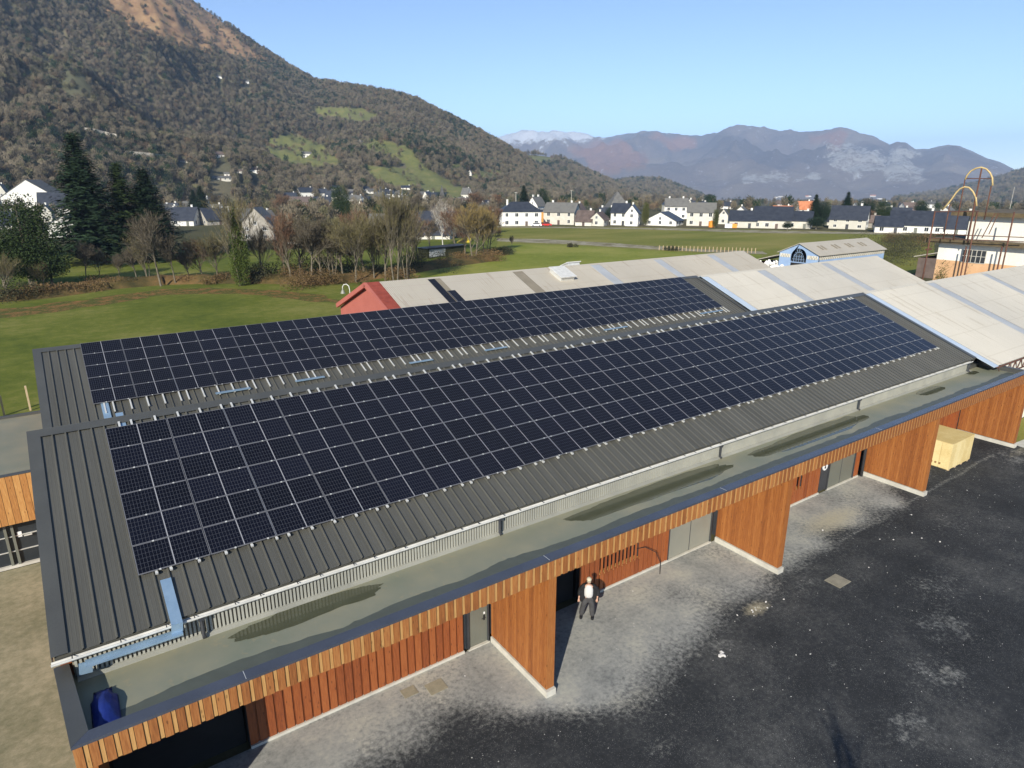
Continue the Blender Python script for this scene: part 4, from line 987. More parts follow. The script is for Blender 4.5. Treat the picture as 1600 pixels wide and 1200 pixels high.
MEAD = [[(408, 222), (450, 208), (490, 218), (520, 238), (538, 258), (490, 264), (440, 256), (418, 242)], [(556, 214), (600, 219), (640, 231), (668, 262), (705, 284), (712, 305), (672, 306), (640, 284), (600, 266), (640, 262), (612, 244), (575, 236)],
        [(560, 258), (640, 262), (668, 290), (625, 294), (585, 280)], [(733, 270), (760, 261), (795, 268), (785, 276), (740, 279)], [(700, 295), (720, 290), (735, 308), (700, 312)], [(475, 168), (560, 168), (600, 182), (565, 190), (500, 182)], [(700, 258), (715, 254), (728, 262), (710, 266)], [(240, 284), (330, 288), (330, 297), (240, 296)]]
BRK = [[(140, -30), (330, -30), (352, 28), (395, 68), (425, 100), (400, 104), (350, 90), (300, 84), (245, 66), (205, 48), (165, 20)]]
sk1 = [(-500, -330, 1500), (-200, -250, 1500), (0, -200, 1520), (150, -120, 1560), (250, -50, 1620), (310, 3, 1650), (350, 31, 1620), (400, 66, 1600), (450, 98, 1560), (490, 122, 1500), (540, 129, 1400), (600, 139, 1350), (650, 151, 1320), (700, 177, 1300), (750, 202, 1280), (790, 224, 1260), (815, 238, 1240), (840, 258, 1220), (870, 282, 1200), (905, 306, 1180)]
h1o, h1v, h1b = hill('near_hillside', sk1, lambda f: 430+260*f, HM, polys=[('meadow', MEAD), ('bracken', BRK)], relief=.085, NAZ=380, NR=100)
M2 = [[(822, 243), (862, 242), (872, 251), (845, 256), (822, 252)]]
sk2 = [(740, 262, 1700), (780, 250, 1700), (815, 240, 1700), (835, 238, 1720), (870, 243, 1740), (890, 252, 1750), (930, 271, 1750), (975, 291, 1750), (1010, 303, 1750), (1045, 313, 1750)]
h2o, h2v, h2b = hill('middle_hillside', sk2, 950, HM, polys=[('meadow', M2), ('bracken', [])], NAZ=120, NR=50)
M3 = [[(1000, 303), (1030, 301), (1048, 308), (1040, 315), (1003, 315)]]
sk3 = [(890, 308, 2200), (930, 295, 2200), (955, 285, 2200), (985, 280, 2250), (1030, 280, 2250), (1060, 290, 2250), (1085, 301, 2250), (1112, 313, 2250)]
h3o, h3v, h3b = hill('low_wooded_hill', sk3, 1400, HM, polys=[('meadow', M3), ('bracken', [])], NAZ=100, NR=40)
def farmat():
    s = NT('far_mountain'); v = s.coord('World'); n1 = s.noise(v, .0007, 6, .6); n2 = s.noise(v, .006, 6, .7)
    ro = s.n('Attribute'); ro.attribute_name = 'rock'; sn = s.n('Attribute'); sn.attribute_name = 'snow'; be = s.n('Attribute'); be.attribute_name = 'beech'
    c = s.ramp(n1, [(.38, (.12, .085, .075)), (.5, (.21, .155, .125)), (.62, (.3, .24, .18))])
    nn = s.noise(s.coord('World', (1, 1, 1)), .0115, 9, .85)
    fb = s.math('MULTIPLY_ADD', s.math('ADD', be.outputs['Fac'], s.math('SUBTRACT', n2, .5)), 1.6, -.5, clamp=True); c = s.mix(fb, c, (.32, .15, .08))
    sc_ = s.math('GREATER_THAN', s.math('ADD', nn, s.math('MULTIPLY', n2, .25)), .77); c = s.mix(s.math('MULTIPLY', sc_, .55), c, (.36, .33, .28))
    fr_ = s.math('MULTIPLY_ADD', s.math('ADD', ro.outputs['Fac'], s.math('MULTIPLY', s.math('SUBTRACT', nn, .52), 5)), 2.6, -1.5, clamp=True); c = s.mix(fr_, c, (.5, .47, .42))
    fs = s.math('MULTIPLY_ADD', s.math('ADD', sn.outputs['Fac'], s.math('MULTIPLY', s.math('SUBTRACT', nn, .47), 3.2)), 3.2, -1.2, clamp=True); c = s.mix(fs, c, (.8, .82, .86))
    return s.out(c, .95, nn, 1.0, 60)
FM = farmat()
ROCK = [[(1285, 225), (1330, 222), (1375, 236), (1410, 246), (1440, 262), (1450, 290), (1415, 290), (1370, 272), (1330, 280), (1300, 272), (1290, 250)], [(1215, 268), (1290, 270), (1292, 284), (1240, 280)], [(1150, 266), (1230, 272), (1225, 290), (1160, 285)], [(1385, 225), (1440, 235), (1450, 250), (1400, 245)]]
SNOW = [[(770, 216), (800, 196), (825, 190), (860, 192), (925, 204), (940, 214), (925, 219), (885, 217), (850, 219), (815, 222), (795, 224)]]
BEECH = [[(880, 232), (960, 215), (1010, 240), (1000, 270), (930, 270)], [(1270, 205), (1330, 205), (1310, 235), (1270, 225)], [(1000, 212), (1090, 215), (1070, 235)]]
skf = [(560, 300, 9000), (640, 255, 9200), (700, 235, 9400), (750, 222, 9500), (785, 213, 9500), (820, 205, 9500), (840, 206, 9500), (860, 207, 9500), (885, 208, 9500), (910, 211, 9450), (930, 217, 9400), (960, 212, 9300), (990, 208, 9200), (1010, 207, 9200), (1040, 210, 9100), (1070, 212, 9100), (1100, 214, 9000), (1125, 209, 8950), (1150, 200, 8900), (1165, 197, 8900), (1180, 199, 8900), (1200, 204, 8800), (1230, 205, 8800), (1260, 206, 8700), (1285, 204, 8700), (1300, 201.5, 8700), (1312, 201, 8700), (1325, 206, 8700), (1345, 209, 8600), (1370, 215, 8600), (1390, 226, 8500), (1402, 221, 8500), (1416, 222, 8500), (1430, 233, 8500), (1450, 233, 8400), (1470, 228, 8400), (1482, 226, 8400), (1500, 228, 8400), (1520, 237, 8400), (1540, 246, 8300), (1570, 257, 8300), (1600, 272, 8300), (1700, 285, 8300), (1800, 280, 8300)]
hf, _, _ = hill('far_mountains', skf, 5200, FM, lift=0, NAZ=520, NR=110, relief=.13, prof=1.1, rel_scale=1/1100, ridged=True, soft=16, polys=[('rock', ROCK), ('snow', SNOW), ('beech', BEECH)])
skr = [(1380, 312, 3600), (1440, 304, 3500), (1480, 298, 3400), (1530, 287, 3300), (1560, 279, 3300), (1600, 266, 3200), (1650, 245, 3100), (1720, 215, 3000), (1900, 150, 3000)]
h4o, h4v, h4b = hill('right_hillside', skr, 1900, HM, polys=[('meadow', [[(1560, 292), (1600, 288), (1600, 296), (1565, 298)]]), ('bracken', [])], NAZ=90, NR=40)

def hp0(px, py):
    d = ray(px, py).normalized(); h = h1b.ray_cast(CAM, d); return h[0]
for k, (pl, lb) in enumerate([([(150, 244), (180, 246), (210, 249), (240, 252), (262, 254)], 'lower pale retaining wall of the mountain road'), ([(134, 212), (150, 214), (166, 218), (184, 222)], 'upper pale retaining wall of the mountain road')]):
    bm = bmesh.new(); pv_ = None
    for q_ in pl:
        p = hp0(*q_)
        if p is None: continue
        t_ = (CAM-p); t_.z = 0; t_.normalize(); p = p+t_*4; a_ = [bm.verts.new(p+Vector((0, 0, -6))), bm.verts.new(p+Vector((0, 0, 6))), bm.verts.new(p-t_*5+Vector((0, 0, 6)))]
        if pv_: bm.faces.new((pv_[0], a_[0], a_[1], pv_[1])); bm.faces.new((pv_[1], a_[1], a_[2], pv_[2]))
        pv_ = a_
    tag(obj('retaining_wall', bm, M['stone']), lb, 'wall')
# ------------------------------------------------------------------ scattered woods
PCOL = bpy.data.collections.new('wood_prototypes')
def fuzz_mesh(name, mat, n, h, w_, ts, seed, conifer=False):
    rr = random.Random(seed); V = []; Fc = []
    for k in range(n):
        if conifer:
            z = h*(.08+.9*rr.random()**1.3); rad = w_*.5*(1-z/h)+.15; a = rr.uniform(0, 2*pi); q_ = rad*sqrt(rr.random()); p = Vector((q_*cos(a), q_*sin(a), z)); s_ = ts*(1.2-.6*z/h)
            d1 = Vector((cos(a), sin(a), -.35))*s_; d2 = Vector((-sin(a), cos(a), 0))*s_*.6; tri = (p-d2, p+d2, p+d1)
        else:
            u = rr.uniform(-1, 1); a = rr.uniform(0, 2*pi); q_ = rr.random()**.45; lum = 1+.28*noise.noise((cos(a)*1.7+seed, sin(a)*1.7, u*1.7))
            p = Vector((w_*.5*q_*lum*sqrt(1-u*u)*cos(a), w_*.5*q_*lum*sqrt(1-u*u)*sin(a), h*.6+h*.4*q_*u*lum))
            out_ = (p-Vector((0, 0, h*.25))).normalized(); d1 = (out_+Vector((rr.gauss(0, .35), rr.gauss(0, .35), rr.gauss(0, .35)))).normalized()*ts*rr.uniform(.7, 1.6); d2 = d1.orthogonal().normalized()*ts*rr.uniform(.12, .3)
            tri = (p-d2, p+d2, p+d1)
        b = len(V); V += [tuple(q) for q in tri]; Fc.append((b, b+1, b+2))
    # trunk
    b = len(V); V += [(-.12, 0, 0), (.12, 0, 0), (0, 0, h*.7), (0, -.12, 0), (0, .12, 0)]; Fc += [(b, b+1, b+2), (b+3, b+4, b+2)]
    return pydata(name, V, Fc, mat)
def protos(tag_, specs):
    c = bpy.data.collections.new(tag_)
    for i, s_ in enumerate(specs): o = bpy.data.objects.new(tag_+'_tree', fuzz_mesh(tag_, *s_)); c.objects.link(o)
    return c
WC = protos('winter_woodland', [(M['wood_far'], 190, 10, 6.5, 1.3, 1), (M['wood_far'], 170, 11, 5.5, 1.4, 2), (M['wood_far'], 180, 8, 6, 1.2, 3), (M['wood_olive'], 190, 9, 6, 1.2, 4), (M['wood_rust'], 180, 9, 6.5, 1.3, 5), (M['wood_far'], 170, 12, 5.5, 1.3, 6), (M['wood_olive'], 160, 7, 6, 1.1, 8)])
CC = protos('conifer_woodland', [(M['fir'], 170, 13, 6.5, 1.5, 7), (M['firg'], 150, 10, 6, 1.4, 9)])
def scatter(name, pts, coll, label, cat='wood'):
    me = bpy.data.meshes.new(name); me.from_pydata([p[:3] for p in pts], [], [])
    a = me.attributes.new('sc', 'FLOAT', 'POINT'); a.data.foreach_set('value', [p[3] for p in pts])
    o = bpy.data.objects.new(name, me); COL.objects.link(o); WM[o.name] = Matrix.Identity(4)
    ng = bpy.data.node_groups.new(name, 'GeometryNodeTree'); ng.interface.new_socket('Geometry', in_out='INPUT', socket_type='NodeSocketGeometry'); ng.interface.new_socket('Geometry', in_out='OUTPUT', socket_type='NodeSocketGeometry')
    gi = ng.nodes.new('NodeGroupInput'); go = ng.nodes.new('NodeGroupOutput'); ip = ng.nodes.new('GeometryNodeInstanceOnPoints'); ci = ng.nodes.new('GeometryNodeCollectionInfo')
    ci.inputs['Collection'].default_value = coll; ci.inputs['Separate Children'].default_value = True; ci.inputs['Reset Children'].default_value = True
    ip.inputs['Pick Instance'].default_value = True
    na = ng.nodes.new('GeometryNodeInputNamedAttribute'); na.data_type = 'FLOAT'; na.inputs['Name'].default_value = 'sc'
    rv = ng.nodes.new('FunctionNodeRandomValue'); rv.data_type = 'FLOAT_VECTOR'; rv.inputs[0].default_value = (-.08, -.08, 0); rv.inputs[1].default_value = (.08, .08, 6.28)
    l = ng.links.new; l(gi.outputs[0], ip.inputs['Points']); l(ci.outputs[0], ip.inputs['Instance']); l(rv.outputs[0], ip.inputs['Rotation']); l(na.outputs[0], ip.inputs['Scale']); l(ip.outputs[0], go.inputs[0])
    md = o.modifiers.new('scatter', 'NODES'); md.node_group = ng
    tag(o, label, cat, None, 'stuff'); return o
HP_ = []
def near_house(x, y):
    a = atan2(y-CAM.y, x-CAM.x); r = hypot(x-CAM.x, y-CAM.y)
    return any(abs(a-h[0]) < h[2] and -h[3] < r-h[1] < 9 for h in HP_)
def on_hill(bv, x, y):
    h = bv.ray_cast(Vector((x, y, 3000)), Vector((0, 0, -1))); return h[0]
def hillwood(name, bv, a0, a1, ra, rb, n, excl, label, seed, conf=.04, smin=.7, smax=1.25, thin=()):
    rr = random.Random(seed); pts = []; cp = []; k = 0
    while len(pts)+len(cp) < n and k < n*4:
        k += 1; az = a0+(a1-a0)*rr.random(); r = sqrt(ra*ra+(rb*rb-ra*ra)*rr.random()); x, y = CAM.x+r*cos(az), CAM.y+r*sin(az)
        if near_house(x, y): continue
        p = on_hill(bv, x, y)
        if p is None or p.z < -90: continue
        u = project(p); hpx = 9*F/(p-CAM).length
        if any(inpoly(u[0]+rr.gauss(0, 3), u[1]+rr.gauss(0, 1.5), q_) or inpoly(u[0]+rr.gauss(0, 3), u[1]-hpx*.7, q_) for q_ in excl) and rr.random() > .02: continue
        if any(inpoly(u[0]+rr.gauss(0, 9), u[1]+rr.gauss(0, 5), q_) for q_ in thin) and rr.random() > .05: continue
        if noise.noise((x*.012, y*.012, seed)) < -.5 and rr.random() < .7: continue
        s_ = rr.uniform(smin, smax)
        cl = noise.noise((x*.006, y*.006, 20+seed))
        (cp if rr.random() < (conf if cl < .3 else conf*6) else pts).append((x, y, p.z-.3, s_))
    scatter(name, pts, WC, label)
    if cp: scatter(name+'_conifers', cp, CC, label.replace('bare winter wood', 'scattered dark evergreens'))
def A(px, py=290): return azel(px, py)[0]
# ================================================================== TREES NEAR THE SITE
def bare_tree(seed, h, spread, trunk_r, twigmat, barkmat, limbs=9, upright=.6, dens=1.0, nst=1):
    rr = random.Random(seed); tb_ = bmesh.new(); V = []; Fc = []
    def twig(p, d, L, w_):
        s_ = d.cross(Vector((rr.gauss(0, 1), rr.gauss(0, 1), rr.gauss(0, 1)))).normalized()*w_
        m = p+d*L*.55+Vector((rr.gauss(0, .04), rr.gauss(0, .04), .04))*L; e = p+d*L+Vector((0, 0, .1*L))
        b = len(V); V.extend([tuple(p-s_), tuple(p+s_), tuple(m+s_*.7), tuple(m-s_*.7), tuple(e)]); Fc.extend([(b, b+1, b+2, b+3), (b+3, b+2, b+4)])
    def grow(p, d, L, r_, lev):
        n = 4; pts_ = [p.copy()]; rs = [r_]; q_ = p.copy(); dd = d.copy()
        for i in range(n):
            wb = .05 if lev == 0 else .13; dd = (dd+Vector((rr.gauss(0, wb), rr.gauss(0, wb), rr.gauss(.03, .08)+.05*upright+(.15 if lev == 0 else 0)))).normalized(); q_ = q_+dd*(L/n); pts_.append(q_.copy()); rs.append(r_*(1-.75*(i+1)/n)+.006)
        if r_ > .02: tube(tb_, pts_, rs, 6 if lev == 0 else (4 if lev == 1 else 3), cap=False)
        else: twig(p, (q_-p).normalized(), L, r_)
        if lev >= 4: return
        cnt = int({0: limbs*1.3, 1: 7, 2: 7, 3: 7}[lev]*dens)
        for k in range(cnt):
            t = rr.uniform(.3 if lev else .28, 1.0); i = min(int(t*n), n-1); bp_ = pts_[i].lerp(pts_[i+1], t*n-i)
            ax_ = (pts_[i+1]-pts_[i]).normalized(); a = rr.uniform(0, 2*pi); o1 = ax_.orthogonal().normalized(); o2 = ax_.cross(o1); sp = rr.uniform(.35, .9)*spread
            nd = (ax_*(1.0)+(o1*cos(a)+o2*sin(a))*sp*1.3+Vector((0, 0, .25*upright))).normalized()
            nl = L*rr.uniform(.42, .68)*(1.2-.6*t if lev == 0 else 1); nr = {0: r_*.42, 1: r_*.45, 2: .026, 3: .02}[lev]*(1.1-.4*t)
            if lev == 1: nr = max(nr, .024)
            grow(bp_, nd, nl, nr, lev+1)
    for s_ in range(nst):
        a = rr.uniform(0, 6.28); d = Vector((cos(a)*.22*(nst > 1), sin(a)*.22*(nst > 1), 1)).normalized()
        grow(Vector((cos(a)*.3*(nst > 1), sin(a)*.3*(nst > 1), -.3)), d, h*.78, trunk_r, 0)
    me = bpy.data.meshes.new('trunk'); tb_.to_mesh(me); tb_.free(); me.materials.append(barkmat)
    me.polygons.foreach_set('use_smooth', [True]*len(me.polygons))
    zmax = max(v[2] for v in V)
    return me, pydata('crown', V, Fc, twigmat), zmax
def leafcloud(name, mat, blobs_, n, ts, seed, droop=0.0):
    rr = random.Random(seed); V = []; Fc = []; W_ = [b[3]*b[3]*b[4] for b in blobs_]
    for k in range(n):
        b = rr.choices(blobs_, W_)[0]; u = rr.uniform(-1, 1); a = rr.uniform(0, 2*pi); q_ = rr.random()**.4; s1 = sqrt(1-u*u)
        dirv = Vector((s1*cos(a), s1*sin(a), u)); lum = 1+.35*noise.noise(dirv*2.2+Vector((b[0], b[1], b[2]+seed)))
        p = Vector((b[0]+b[3]*dirv.x*q_*lum, b[1]+b[3]*dirv.y*q_*lum, b[2]+b[4]*dirv.z*q_*lum))
        d1 = (dirv+Vector((rr.gauss(0, .6), rr.gauss(0, .6), rr.gauss(-droop, .6)))).normalized()*ts*rr.uniform(.6, 1.4); d2 = d1.cross(Vector((rr.gauss(0, 1), rr.gauss(0, 1), rr.gauss(0, 1)))).normalized()*ts*rr.uniform(.25, .5)
        i = len(V); V += [tuple(p-d2), tuple(p+d2), tuple(p+d1)]; Fc.append((i, i+1, i+2))
    return pydata(name, V, Fc, mat)
def fir_mesh(mat, h, w_, seed, layers=34, per=11, droop=.35, ragged=.3):
    rr = random.Random(seed); V = []; Fc = []
    for L_ in range(layers):
        t = (L_+.5)/layers; z = h*(.05+.93*t); rad = w_*.5*(1-t)**.85+.15
        for k in range(per if t < .8 else 6):
            a = rr.uniform(0, 2*pi); rl = rad*rr.uniform(1-ragged, 1+ragged*.4); nseg = 7; up = rr.uniform(.0, .25)
            prev = None
            for s_ in range(nseg):
                f = (s_+1)/nseg; p = Vector((cos(a)*rl*f, sin(a)*rl*f, z+rl*f*(up-droop*f)+rr.gauss(0, .08)))
                for q_ in range(5):
                    wd = (.22+.5*(1-f))*rl*.32*rr.uniform(.7, 1.4)+.08; sa_ = a+rr.choice((-1, 1))*rr.uniform(.5, 1.3)
                    d1 = Vector((cos(sa_), sin(sa_), rr.uniform(-.5, .05)))*wd; d2 = Vector((-sin(a), cos(a), rr.uniform(-.3, .3)))*.09*(1+wd)
                    i = len(V); pp = p+Vector((rr.gauss(0, .12), rr.gauss(0, .12), rr.gauss(0, .1))); V += [tuple(pp-d2), tuple(pp+d2), tuple(pp+d1)]; Fc.append((i, i+1, i+2))
    return pydata('crown', V, Fc, mat)
def trunk_only(h, r_, mat):
    bm = bmesh.new(); tube(bm, [(0, 0, -.3), (.05, 0, h*.4), (0, .05, h)], [r_, r_*.7, r_*.1], 7); me = bpy.data.meshes.new('trunk'); bm.to_mesh(me); bm.free(); me.materials.append(mat); return me
BT = {}
BT['g1'] = bare_tree(11, 10, .9, .2, M['twig_g'], M['bark'], 10, .5)
BT['g2'] = bare_tree(12, 10, .75, .17, M['twig_g'], M['bark'], 11, .8)
BT['o1'] = bare_tree(13, 10, .85, .19, M['twig_o'], M['bark'], 11, .6)
BT['o2'] = bare_tree(14, 10, .7, .13, M['twig_o'], M['bark'], 7, .9, nst=3, dens=.85)
BT['r1'] = bare_tree(15, 10, .85, .19, M['twig_r'], M['bark'], 11, .6)
BT['b'] = bare_tree(16, 10, .7, .16, M['twig_w'], M['barkw'], 12, 1.0)
BT['y'] = bare_tree(17, 10, .75, .17, M['twig_y'], M['bark'], 11, .9, nst=2, dens=.95)
FIRS = {}
FIRS['big'] = (trunk_only(10, .3, M['bark']), fir_mesh(M['fir'], 10, 4.6, 31, 40, 13, .3), 10)
FIRS['green'] = (trunk_only(9.5, .25, M['bark']), fir_mesh(M['firg'], 10, 5.2, 32, 30, 12, .15, .45), 10)
FIRS['broad'] = (trunk_only(9, .3, M['bark']), leafcloud('crown', M['firg'], [(0, 0, 5.2, 2.9, 4.2), (1.2, .4, 3.6, 2.6, 2.6), (-1.5, -.3, 3.2, 2.4, 2.3), (.3, -1.2, 7.2, 1.7, 2.4)], 16000, .2, 5, .4), 10)
FIRS['round'] = (trunk_only(9, .3, M['bark']), leafcloud('crown', M['fir'], [(0, 0, 6, 3.2, 3.6), (1.4, .4, 4.6, 2.4, 2.4), (-1.5, -.3, 5, 2.4, 2.3)], 13000, .2, 6, .3), 10)
FIRS['col'] = (trunk_only(9, .2, M['bark']), leafcloud('crown', M['cypress'], [(0, 0, 5, 1.5, 4.9)], 7000, .18, 8), 10)
NAMES = {}
def put_tree(kind, px, py, ptop, label, group=None, wide=1.0, name='bare_tree', base=None, zb=0):
    p = base if base is not None else G(px, py, zb)
    d = ray(px, ptop); t = hypot(p.x-CAM.x, p.y-CAM.y)/hypot(d.x, d.y); H = CAM.z+d.z*t-p.z
    tm, cmn, h0 = (BT.get(kind) or FIRS[kind]); s_ = max(H/h0, .1)
    Mx = T((p.x, p.y, p.z)) @ Matrix.Rotation((px*1.37) % 6.28, 4, 'Z') @ Matrix.Diagonal((s_*wide, s_*wide, s_, 1))
    e = empty(name, (p.x, p.y, p.z), label=label, cat='tree', group=group)
    obj('trunk', tm, None, e, Mx); obj('crown', cmn, None, e, Mx); return e
HT = [('o1', 12, 462, 388, 'thin bare tree at the end of the hedge under the dark evergreens', .8), ('g1', 135, 443, 372, 'small brown bare tree in front of the big fir', 1.0), ('g2', 157, 440, 380, 'spindly bare tree just beside the small brown bare tree', .7),
      ('g1', 252, 447, 322, 'tall grey bare tree on the leaf-strewn field edge', .95), ('g2', 296, 440, 385, 'thin low bare tree between the grey bare tree and the ivy-clad one', 1.1), ('o1', 340, 437, 352, 'open bare tree in front of the dark-roofed houses', 1.0),
      ('o2', 378, 446, 285, 'tall bare tree wrapped in ivy along its trunk', .8), ('r1', 455, 440, 322, 'russet bare tree right of the stone gable house', .9),
      ('g2', 412, 440, 345, 'thin bare tree in front of the stone gable house', .8), ('r1', 445, 436, 350, 'low russet tree above the dark thicket', .9), ('g1', 487, 440, 330, 'spreading grey bare tree in the middle of the hedgerow', 1.2), ('o2', 520, 438, 345, 'low multi-stemmed bare tree over brambles', 1.1), ('o1', 556, 441, 312, 'mid-height olive bare tree left of the tallest poplar-like one', 1.0), ('g2', 585, 436, 330, 'bare tree in front of the long stone barn', .9),
      ('o2', 618, 443, 268, 'tallest slender bare tree rising above the slate-roofed barn', .72), ('o2', 637, 441, 292, 'slender pale-stemmed bare tree next to the tallest one', .7), ('g1', 655, 420, 335, 'small dark bare tree beside the green shed', 1.0), ('y', 742, 406, 306, 'golden bare willow clump at the meadow corner', 1.15), ('r1', 727, 400, 318, 'russet bare tree behind the golden willow', 1.1),
      ('r1', 765, 395, 316, 'russet-topped bare tree next to the white dark-roofed house', .9), ('b', 692, 384, 303, 'white-barked birch standing before the big slate roof', 1.05), ('g2', 800, 388, 366, 'tiny bare sapling in the meadow', .8), ('g2', 545, 425, 372, 'short bare tree in the thicket behind the brambles', 1.2), ('g1', 520, 420, 352, 'round-headed bare tree in the thicket', 1.2), ('o2', 590, 425, 350, 'pale stems in the thicket before the barn', 1.2),
      ('g1', 215, 438, 380, 'low bare tree shaded by the dark firs', 1.1), ('r1', 470, 350, 312, 'russet garden tree in the village left of the green pine', 1.3), ('r1', 440, 345, 300, 'russet garden tree above the stone gable', 1.3), ('g1', 655, 345, 300, 'grey garden tree behind the slate-roofed barn', 1.3), ('r1', 745, 340, 296, 'russet garden tree near the chapel spire', 1.4), ('r1', 775, 338, 300, 'reddish garden tree behind the white corner house', 1.3),
      ('g1', 340, 335, 300, 'grey garden tree behind the village roofs', 1.4), ('g1', 1190, 352, 330, 'small bare garden tree by the long slate roof', 1.2), ('r1', 1355, 352, 326, 'reddish bare garden tree beside the balcony house', 1.4), ('g1', 905, 352, 335, 'small bare garden tree beside the red car', 1.1)]
HT += [('o1', 70, 455, 400, 'thin bare tree in front of the broad evergreen', .9), ('g2', 188, 438, 392, 'small bare sapling under the dark firs', 1.0), ('o2', 232, 442, 352, 'slim bare tree left of the tall grey one', .9), ('g1', 275, 444, 358, 'bare tree close to the right of the tall grey one', .9), ('r1', 318, 438, 368, 'low russet bare tree before the veranda house', 1.1),        ('o1', 470, 434, 326, 'olive bare tree above the dark thicket', 1.1), ('g2', 503, 436, 338, 'grey twiggy tree above the bramble mound', 1.2), ('o1', 536, 436, 325, 'olive bare tree behind the rusty brambles', 1.1), ('r1', 570, 432, 320, 'russet bare tree before the stone barn', 1.0), ('o1', 602, 438, 305, 'tall olive bare tree left of the slender pair', .9), ('g1', 628, 432, 318, 'grey crown between the slender stems', 1.0), ('r1', 648, 408, 322, 'russet crown left of the birch', 1.2), ('g1', 672, 398, 336, 'grey twiggy tree behind the green shed', 1.1), ('r1', 712, 392, 322, 'russet crown right of the birch', 1.1), ('y', 758, 402, 320, 'second golden willow leaning at the meadow corner', 1.0)]
for kd, px, py, pt, lb, wd in HT: put_tree(kd, px, py, pt, lb, 'bare trees around the meadows', wd)
for kd, px, py, pt, lb, wd in [('big', 148, 412, 206, 'tallest dark fir beside the white gabled house', 1.45), ('green', 205, 408, 252, 'olive-green conifer between two darker firs', 1.35), ('big', 243, 405, 262, 'blue-dark fir with ragged drooping boughs', 1.8), ('broad', 52, 452, 305, 'broad olive-green evergreen at the hedge end', 1.1), ('round', 8, 450, 372, 'dark round evergreen cut by the picture edge', 1.3), ('round', 82, 445, 385, 'dark low evergreen under the broad olive one', 1.2),
                               ('round', 847, 340, 292, 'dark round evergreen behind the hipped slate roof', .8), ('big', 818, 338, 289, 'dark pointed fir behind the corner house', 1.5), ('broad', 535, 345, 286, 'green pine in the middle of the village', .9), ('big', 318, 340, 290, 'dark fir behind the village roofs', 1.6), ('big', 306, 338, 296, 'smaller dark fir beside a taller one', 1.6),
                               ('col', 1008, 352, 315, 'olive columnar cypress beside the white gabled house', 1.0), ('col', 1117, 356, 326, 'ivy-green column tree at the construction house', 1.1), ('big', 1270, 352, 303, 'pointed fir by the orange tiled roof', 1.5), ('round', 1283, 352, 312, 'dark spreading evergreen beside the pointed fir', .9), ('big', 1320, 346, 299, 'tall pointed fir behind the balcony house', 1.5), ('round', 1350, 346, 307, 'broad green evergreen behind the balcony house', 1.2),
                               ('broad', 1378, 348, 312, 'bushy green evergreen left of the long slate roof', 1.2), ('round', 1437, 340, 312, 'dark evergreen above the long slate roof', 1.2), ('round', 1108, 320, 302, 'small dark round tree on the plain', 1.3), ('round', 885, 325, 312, 'dark evergreen at the foot of the middle hill', 1.6), ('round', 955, 350, 322, 'green tree before the pyramidal church roof', 1.3), ('round', 1275, 358, 338, 'dark clipped hedge tree before the slate houses', 2.2), ('round', 690, 318, 298, 'dark tree beside the chapel spire', 1.3), ('round', 1230, 360, 345, 'small green garden bush before the long slate roof', 1.6)]:
    put_tree(kd, px, py, pt, lb, None, wd, 'evergreen_tree')
# ivy on the clad trunk
p = G(378, 446); iv = leafcloud('ivy', M['ivy'], [(0, 0, 2.2, 1.5, 2.6), (.1, 0, 5.0, 1.6, 2.6), (.2, .1, 7.8, 1.3, 2.4), (.2, 0, 10.2, .9, 2.0)], 9000, .2, 3)
tag(obj('ivy_growth', iv, None, None, T((p.x, p.y, 0))), 'bright green ivy swathing a tall bare trunk', 'ivy')
